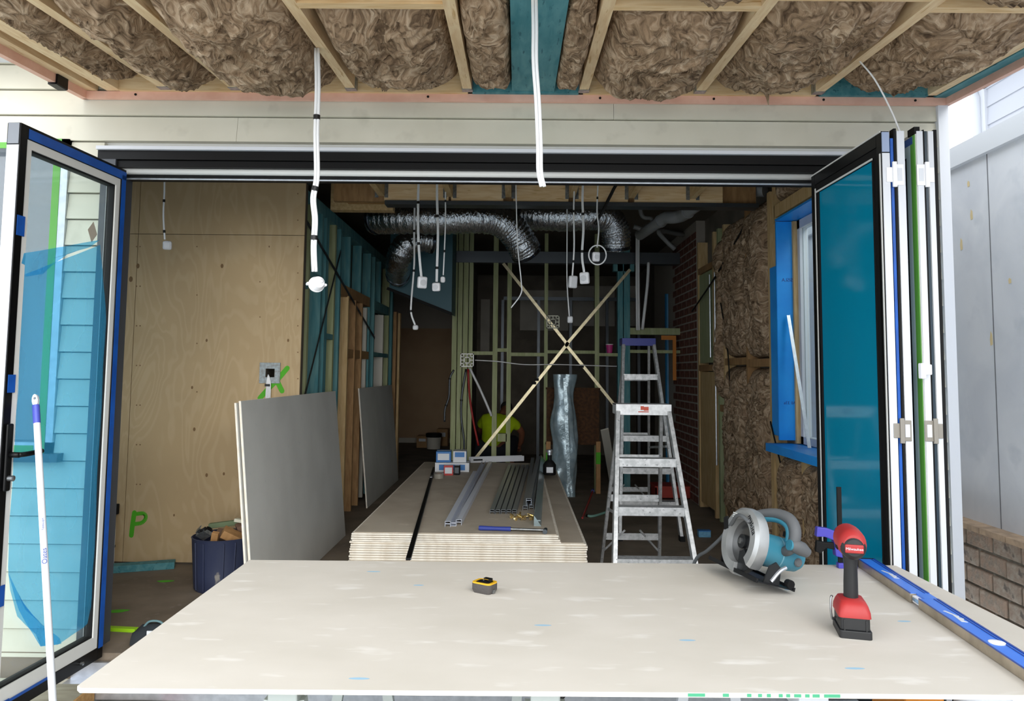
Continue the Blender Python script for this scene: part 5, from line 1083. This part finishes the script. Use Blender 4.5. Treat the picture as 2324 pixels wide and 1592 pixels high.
MB().box(-.012, .030, -.008, .008, .039, .043).box(.022, .030, -.008, .008, .0385, .052).box(.0, .030, -.0075, .0075, .050, .053).build('belt_clip', 'black', t); MB().lathe([(.004, 0), (.004, .003)], 8, TR(-.004, 0, .042)).build('clip_screw', 'steel', t)
MB().box(.040, .046, -.010, .004, .004, .016).build('hook', 'steel', t)
# ------------------------------------------------------------------ circular saw
sp = tab(1702, 1330); t = thing('circular_saw', 'teal circular saw with a silver blade guard on the work table', 'circular saw', (sp.x + .020, sp.y + .030, TZ + .0275), rot=(math.radians(-15), 0, math.radians(-76))); t.scale = (1.08, 1.08, 1.09)
t.rotation_mode = 'ZYX' if False else 'XYZ'
mat('sawteal', '3f8aa0', .4, col2='3a8198', scale=6); mat('sawgrey', '5f6163', .6); mat('sawsilver', 'b4b6b6', .35, .55, col2='a3a5a5', scale=12); mat('sawdark', '26282a', .4, .3); mat('blade', '7d7d7e', .25, .9)
R1 = .104; bc = (0.0, .0, .082); yb = -.05
# shoe plate
MB().prism([(-.15, -.075), (.14, -.075), (.14, -.058), (-.10, -.058), (-.10, -.03), (.09, -.03), (.09, -.058), (.14, -.058), (.14, .055), (-.15, .055)], 0, .003).build('shoe', mat('shoe', '2a2b2d', .35, .6), t)
MB().bar((-.15, -.075, .004), (.14, -.075, .004), .006, .012).bar((-.15, .055, .004), (.14, .055, .004), .006, .012).build('shoe_lip', 'shoe', t)
# guard: silver ring shell with an opening, closed back
def arc(r0, r1, a0, a1, n=36): return [(r0 * math.cos(math.radians(a0 + (a1 - a0) * i / n)), r0 * math.sin(math.radians(a0 + (a1 - a0) * i / n))) for i in range(n + 1)]
PXZ = lambda y0: Matrix(((1, 0, 0, bc[0]), (0, 0, 1, y0), (0, 1, 0, bc[2]), (0, 0, 0, 1)))
n_ = 48; a0, a1 = -40, 276
outer = arc(R1, 0, a0, a1, n_); inner = arc(.067, 0, a0, a1, n_)
g_ = MB(); vs_ = []; fs_ = []
prof = [(.067, -.030), (.094, -.030), (R1, -.020), (R1 + .002, .0), (R1, .014), (.067, .016)]
for i in range(n_ + 1):
    a = math.radians(a0 + (a1 - a0) * i / n_)
    for r_, y_ in prof: vs_.append((bc[0] + r_ * math.cos(a), yb + y_, bc[2] + .012 + r_ * math.sin(a)))
m = len(prof)
for i in range(n_):
    for k in range(m): fs_.append((i * m + k, i * m + (k + 1) % m, (i + 1) * m + (k + 1) % m, (i + 1) * m + k))
fs_ += [tuple(range(m)), tuple(n_ * m + k for k in range(m))]
g_.add(vs_, fs_).build('blade_guard', 'sawsilver', t, smooth='a'); bgd = COL.objects[-1]
D = lambda r, y0, y1, n=36: MB().lathe([(r, y0), (r, y1)], n, TR(bc[0], yb, bc[2] + .012) @ RX(-math.pi / 2))
D(.0665, .008, .012).build('guard_back', 'sawdark', t); D(.092, -.006, -.003).build('blade', 'blade', t)
D(.022, -.016, -.003).build('blade_flange', 'sawdark', t); D(.010, -.022, -.014, 6).build('arbor_bolt', 'steel', t)
lg = arc(.097, 0, 276, 322, 24); li = arc(.030, 0, 276, 322, 24)[::-1]
MB().prism(lg + li, -.012, .008, Matrix(((1, 0, 0, bc[0]), (0, 0, 1, yb - .005), (0, 1, 0, bc[2] + .012), (0, 0, 0, 1)))).build('lower_guard', 'sawdark', t)
MB().prism([(-.02, -.01), (.02, -.01), (.02, .01), (-.02, .01)], -.004, .004, Matrix(((1, 0, 0, -.085), (0, 0, 1, yb - .03), (0, 1, 0, bc[2] + .05), (0, 0, 0, 1))) @ RZ(-1.1)).build('guard_lever', 'blackmat', t)
# vents and lettering on the guard
for i in range(3): MB().box(-.0575 - .0, -.035, yb - .0312, yb - .030, bc[2] + .076 + i * .006, bc[2] + .079 + i * .006).build('guard_slot', 'offwhite', bgd)
Mg = Matrix(((1, 0, 0, .058), (0, 0, -1, yb - .0305), (0, 1, 0, bc[2] + .072), (0, 0, 0, 1))) @ RZ(math.radians(-48))
text_obj('makita', .026, Mg, 'blackmat', bgd, W=False)
# motor, handle
Mm = TR(.0, 0, bc[2] + .004) @ RX(-math.pi / 2)
mh = MB().lathe([(.060, -.032), (.062, -.01), (.052, .012), (.049, .10), (.046, .132), (.036, .148), (0, .152)], 28, Mm, cap=False).build('motor_housing', 'sawteal', t, smooth='a')
MB().lathe([(.0512, .058), (.0510, .063)], 28, Mm).build('motor_band', mat('sawteal2', '6fa5b5', .4), mh, smooth='a'); MB().lathe([(.012, 0), (.014, .006), (.010, .010)], 16, TR(.044, .115, bc[2] - .006) @ RY(math.pi / 2)).build('brush_cap', 'sawgrey', mh, smooth='a')
hp = smoothpts([(-.08, .0, .170), (-.05, .02, .190), (.0, .042, .204), (.05, .055, .198), (.078, .060, .170), (.08, .062, .13), (.06, .062, .105), (.03, .06, .095)], 6)
rh = MB().tube(hp, [.0135 + .005 * math.sin(i / len(hp) * 3.14) for i in range(len(hp))], 14).build('rear_handle', 'sawgrey', t, smooth=True)
hq = smoothpts([(-.08, .0, .153), (-.05, .018, .173), (.0, .040, .186), (.04, .050, .180), (.058, .054, .160), (.060, .056, .13)], 6)
MB().tube(hq, .010, 10).build('handle_inlay', 'sawteal', rh, smooth=True)
MB().box(.040, .056, .045, .063, .142, .160).build('trigger', 'blackmat', rh, bevel=.003)
fk = MB().tube([(.085, .050, .125), (.085, .062, .127), (.085, .092, .122), (.085, .115, .114)], [.017, .021, .022, .015], 16).build('front_knob', 'sawgrey', t, smooth='a'); MB().tube([(.085, .044, .125), (.085, .051, .125)], .0165, 16).build('knob_plug', 'sawteal', fk, smooth='a')
MB().tube([(.07, .075, .12), (.03, .075, .10)], .018, 12).build('knob_stem', 'sawteal', t, smooth='a')
# depth and bevel hardware
MB().prism([(0, 0), (.055, 0), (.05, .05), (.03, .065), (.01, .05)], -.003, .003, Matrix(((0, 0, 1, .125), (1, 0, 0, -.045), (0, 1, 0, .003), (0, 0, 0, 1)))).build('bevel_plate', 'sawdark', t); MB().tube(smoothpts([(.128, -.02, .01), (.130, .0, .045), (.128, .02, .06)], 4), .006, 8).build('bevel_slot', 'alu', t); MB().lathe([(.012, 0), (.013, .02)], 10, TR(.135, .03, .018) @ RY(math.pi / 2)).build('bevel_knob', 'blackmat', t)
MB().prism([(0, 0), (.07, 0), (.06, .055), (.02, .06), (0, .03)], -.012, .012, Matrix(((1, 0, 0, -.155), (0, 0, 1, -.02), (0, 1, 0, .003), (0, 0, 0, 1)))).build('front_bracket', 'blackmat', t, bevel=.004)
cp = [(1700, 1186, 2.57), (1684, 1172, 2.60), (1672, 1172, 2.64), (1660, 1190, 2.70), (1636, 1222, 2.79), (1606, 1250, 2.89), (1576, 1278, 2.99)]
P = [at_y(u, v, y) for u, v, y in cp]; P += [P[-1] + Vector((-.03, .06, -.2)), P[-1] + Vector((-.05, .08, -.45))]
MB().tube(smoothpts(P, 6), .0065, 8).build('power_cord', mat('cord', '55585a', .6), t, W=True, smooth=True)
# ------------------------------------------------------------------ impact driver
q = tab(1944, 1450); t = thing('impact_driver', 'red and black cordless driver standing upright on its battery', 'driver', (q.x + .01, q.y + .05, TZ), math.radians(-14)); t.scale = (1.0, .98, .97)
mat('milred', 'b0302f', .5, col2='a22a2a', scale=8); mat('milblack', '1f2022', .5)
MB().prism(rrect(.042, .062, .008), 0, .022).build('battery_base', 'milblack', t, bevel=.002); bat = MB().prism(rrect(.038, .056, .007), .022, .058).build('battery', 'milblack', t, bevel=.002)
for s in (-1, 1): MB().box(s * .028 - .002, s * .028 + .002, -.0585, -.0555, .016, .052).build('battery_rib', 'milblack', bat)
lof = [(rrect(.042, .058, .010), .056, 0), (rrect(.041, .058, .012), .070, 0), (rrect(.037, .052, .016), .086, .0), (rrect(.032, .044, .016), .096, .002), (rrect(.019, .024, .014), .100, .006)]
m_ = MB(); n_ = len(lof[0][0])
for Pg, z, oy in lof: m_.v += [Vector((x, y + oy, z)) for x, y in Pg]
for k in range(len(lof) - 1): m_.f += [(k * n_ + i, k * n_ + (i + 1) % n_, (k + 1) * n_ + (i + 1) % n_, (k + 1) * n_ + i) for i in range(n_)]
m_.f += [tuple(range(n_))[::-1], tuple((len(lof) - 1) * n_ + i for i in range(n_))]; ft = m_.build('foot', 'milred', t, smooth='a')
MB().box(-.006, .014, -.0505, -.046, .078, .082).build('foot_slot_shade', 'blackmat', ft); MB().box(.006, .011, -.0545, -.05, .064, .072).build('foot_slot_shade', 'blackmat', ft)  # black boxes stand in for the shade inside the foot's slots
m_ = MB(); lof = [(.0195, .024, .096, .006), (.019, .024, .14, .004), (.018, .023, .18, .0), (.019, .024, .205, -.002), (.022, .027, .222, .0), (.026, .032, .236, .004)]
for a, b, z, oy in lof: m_.v += [Vector((a * math.cos(k * .3927), oy + b * math.sin(k * .3927), z)) for k in range(16)]
for k in range(len(lof) - 1): m_.f += [(k * 16 + i, k * 16 + (i + 1) % 16, (k + 1) * 16 + (i + 1) % 16, (k + 1) * 16 + i) for i in range(16)]
m_.build('handle', 'milblack', t, smooth=True)
Hd = TR(0, 0, .258) @ RX(-math.pi / 2)
MB().lathe([(.0, -.062), (.024, -.060), (.033, -.050), (.036, -.03), (.037, .02), (.035, .05), (.030, .075), (.026, .085), (0, .085)], 24, Hd @ Matrix.Diagonal((1.05, 1.2, 1, 1)), cap=False).build('motor_head', 'milred', t, smooth='a')
MB().lathe([(.0, -.066), (.022, -.0645), (.031, -.056), (.0345, -.048), (.034, -.045)], 24, TR(.0, 0, .252) @ RX(-math.pi / 2) @ Matrix.Diagonal((1, 1.05, 1, 1)), cap=False).build('rear_cap', 'milblack', t, smooth='a'); rc = COL.objects[-1]
MB().cb((0, -.0655, .250), (.048, .006, .024)).build('badge', 'milred', rc, bevel=.003)
text_obj('Milwaukee', .0105, Matrix(((1, 0, 0, 0), (0, 0, -1, -.0688), (0, 1, 0, .250), (0, 0, 0, 1))), 'white', rc, W=False)
MB().lathe([(.024, .085), (.020, .11), (.012, .118), (.012, .135), (.009, .138)], 18, Hd).build('chuck', 'dsteel', t, smooth='a'); MB().box(-.010, .010, .022, .036, .196, .228).build('trigger', 'milred', t, bevel=.003); MB().box(-.037, -.0345, -.02, .02, .236, .262).build('side_vent', 'blackmat', t)
MB().tube(smoothpts([(-.042, .0, .040), (-.052, -.01, .036), (-.056, -.012, .06), (-.054, -.006, .095), (-.050, .0, .098)], 5), .003, 8).build('belt_hook', 'steel', t, smooth=True)
# ------------------------------------------------------------------ bar clamp on the far table edge
bx = at_y(1907, 1200, 2.865); t = thing('bar_clamp', 'purple trigger clamp gripping the far table edge', 'clamp', (bx.x, 2.87, TZ))
mat('purple', '4a46b0', .45)
zt = at_y(1907, 1106, 2.87).z - TZ
MB().box(-.008, .008, -.004, .004, -.12, zt).build('bar', 'blackmat', t)
zb = at_y(1907, 1200, 2.87).z - TZ; zc_ = at_y(1907, 1262, 2.87).z - TZ
MB().prism([(-.022, zc_ - .0), (-.028, zb - .035), (-.012, zb), (.012, zb + .005), (.035, zb - .012), (.052, zb - .05), (.05, zc_ + .02), (.03, zc_ - .01)], -.016, .016, Matrix(((1, 0, 0, 0), (0, 0, 1, 0), (0, 1, 0, 0), (0, 0, 0, 1)))).build('body', 'purple', t, bevel=.004)
MB().prism([(-.012, zb - .012), (-.05, zb + .002), (-.088, zb + .006), (-.092, zb - .03), (-.06, zb - .03), (-.02, zb - .045)], -.012, .012, Matrix(((1, 0, 0, 0), (0, 0, 1, 0), (0, 1, 0, 0), (0, 0, 0, 1)))).build('handle', 'purple', t, bevel=.003)
MB().prism([(-.018, zb - .052), (-.06, zb - .05), (-.09, zb - .045), (-.094, zb - .085), (-.075, zb - .092), (-.055, zb - .072), (-.018, zb - .078)], -.009, .009, Matrix(((1, 0, 0, 0), (0, 0, 1, 0), (0, 1, 0, 0), (0, 0, 0, 1)))).build('trigger', 'blackmat', t, bevel=.003)
MB().box(-.012, .06, -.012, .012, .0, .02).box(.03, .06, -.012, .012, .015, zc_ + .03).build('jaw', 'purple', t, bevel=.003); MB().box(-.012, .06, -.012, .012, -.045, -.0118).build('lower_jaw', 'purple', t, bevel=.003); MB().box(.004, .02, -.0175, -.016, zb - .055, zb - .035).build('release_button', mat('lime2', '58d890', .5), t)
# ------------------------------------------------------------------ things at ground level round the table
mat('weathered', 'a39f8c', .8, col2='8f8b79', scale=8, stretch=(1, 5, 5))
for lab, x0, x1, y0, y1, z0, z1, rz_ in (('long timber step block under the open leaf', -2.75, -1.86, 3.18, 3.44, -.16, -.07, .03), ('timber block below the long step block', -2.6, -1.87, 3.2, 3.45, GZ, -.165, .0), ('short timber step block tied with a red strap', -1.83, -1.59, 3.12, 3.42, -.235, -.135, .0)):
    t = thing('timber_block', lab, 'timber', ((x0 + x1) / 2, y0, z0), rz_); w = (x1 - x0) / 2
    MB().box(-w, w, 0, y1 - y0, 0, z1 - z0).build('body', 'pineblock', t, bevel=.004); MB().box(-w + .004, w - .004, .004, y1 - y0 - .004, z1 - z0, z1 - z0 + .0015).build('weathered_top', 'weathered', t)
    if 'red' in lab: MB().box(w - .01, w + .004, -.004, y1 - y0, -.0, z1 - z0 + .004).build('strap', 'redbox', t)
tag(MB().box(-1.83, -1.61, 3.14, 3.40, GZ, -.236).build('timber_block', 'pineblock', None), 'timber block carrying the red strapped step block', 'timber')
t = cable('power_lead', 'black power lead drooping under the work table', [at_y(1286, 1570, 3.0), at_y(1278, 1582, 3.0), at_y(1262, 1596, 3.0), at_y(1240, 1625, 3.05), Vector((.0, 3.1, GZ + .008)), Vector((-.3, 3.2, GZ + .008))], .0075, (), m='tapeblack')
q = at_y(2100, 1583, 2.6); t = thing('orange_case', 'tall orange tool case standing under the work table', 'case', (q.x, 2.6, GZ)); hh = q.z - GZ
MB().box(-.066, .066, 0, .25, 0, hh * .75).build('base', 'orange', t, bevel=.01); MB().box(-.066, .066, 0, .25, hh * .76, hh).build('lid', 'orange', t, bevel=.01); MB().box(-.03, .03, -.012, 0, hh * .6, hh * .9).build('latch', 'blackmat', t)
q = at_y(2228, 1583, 2.5); t = thing('white_sack', 'full white plastic sack standing beside the orange case', 'sack', (q.x + .075, 2.6, GZ)); hh = q.z - GZ
MB().grid(lambda s, r: ((s - .5) * .25 + .02 * noise.noise(Vector((s * 5, r * 5, 1))), .12 * math.cos(r * math.pi), hh * math.sin(r * math.pi) ** .6 * (1 - .25 * abs(2 * s - 1) ** 3) + .01 * noise.noise(Vector((s * 8, r * 6, 3)))), 16, 14).build('body', 'white', t, smooth=True); MB().tube([(.11, 0, hh * .5), (.15, 0, hh * .55)], [.04, .02], 8).build('tied_end', 'white', t, smooth=True)
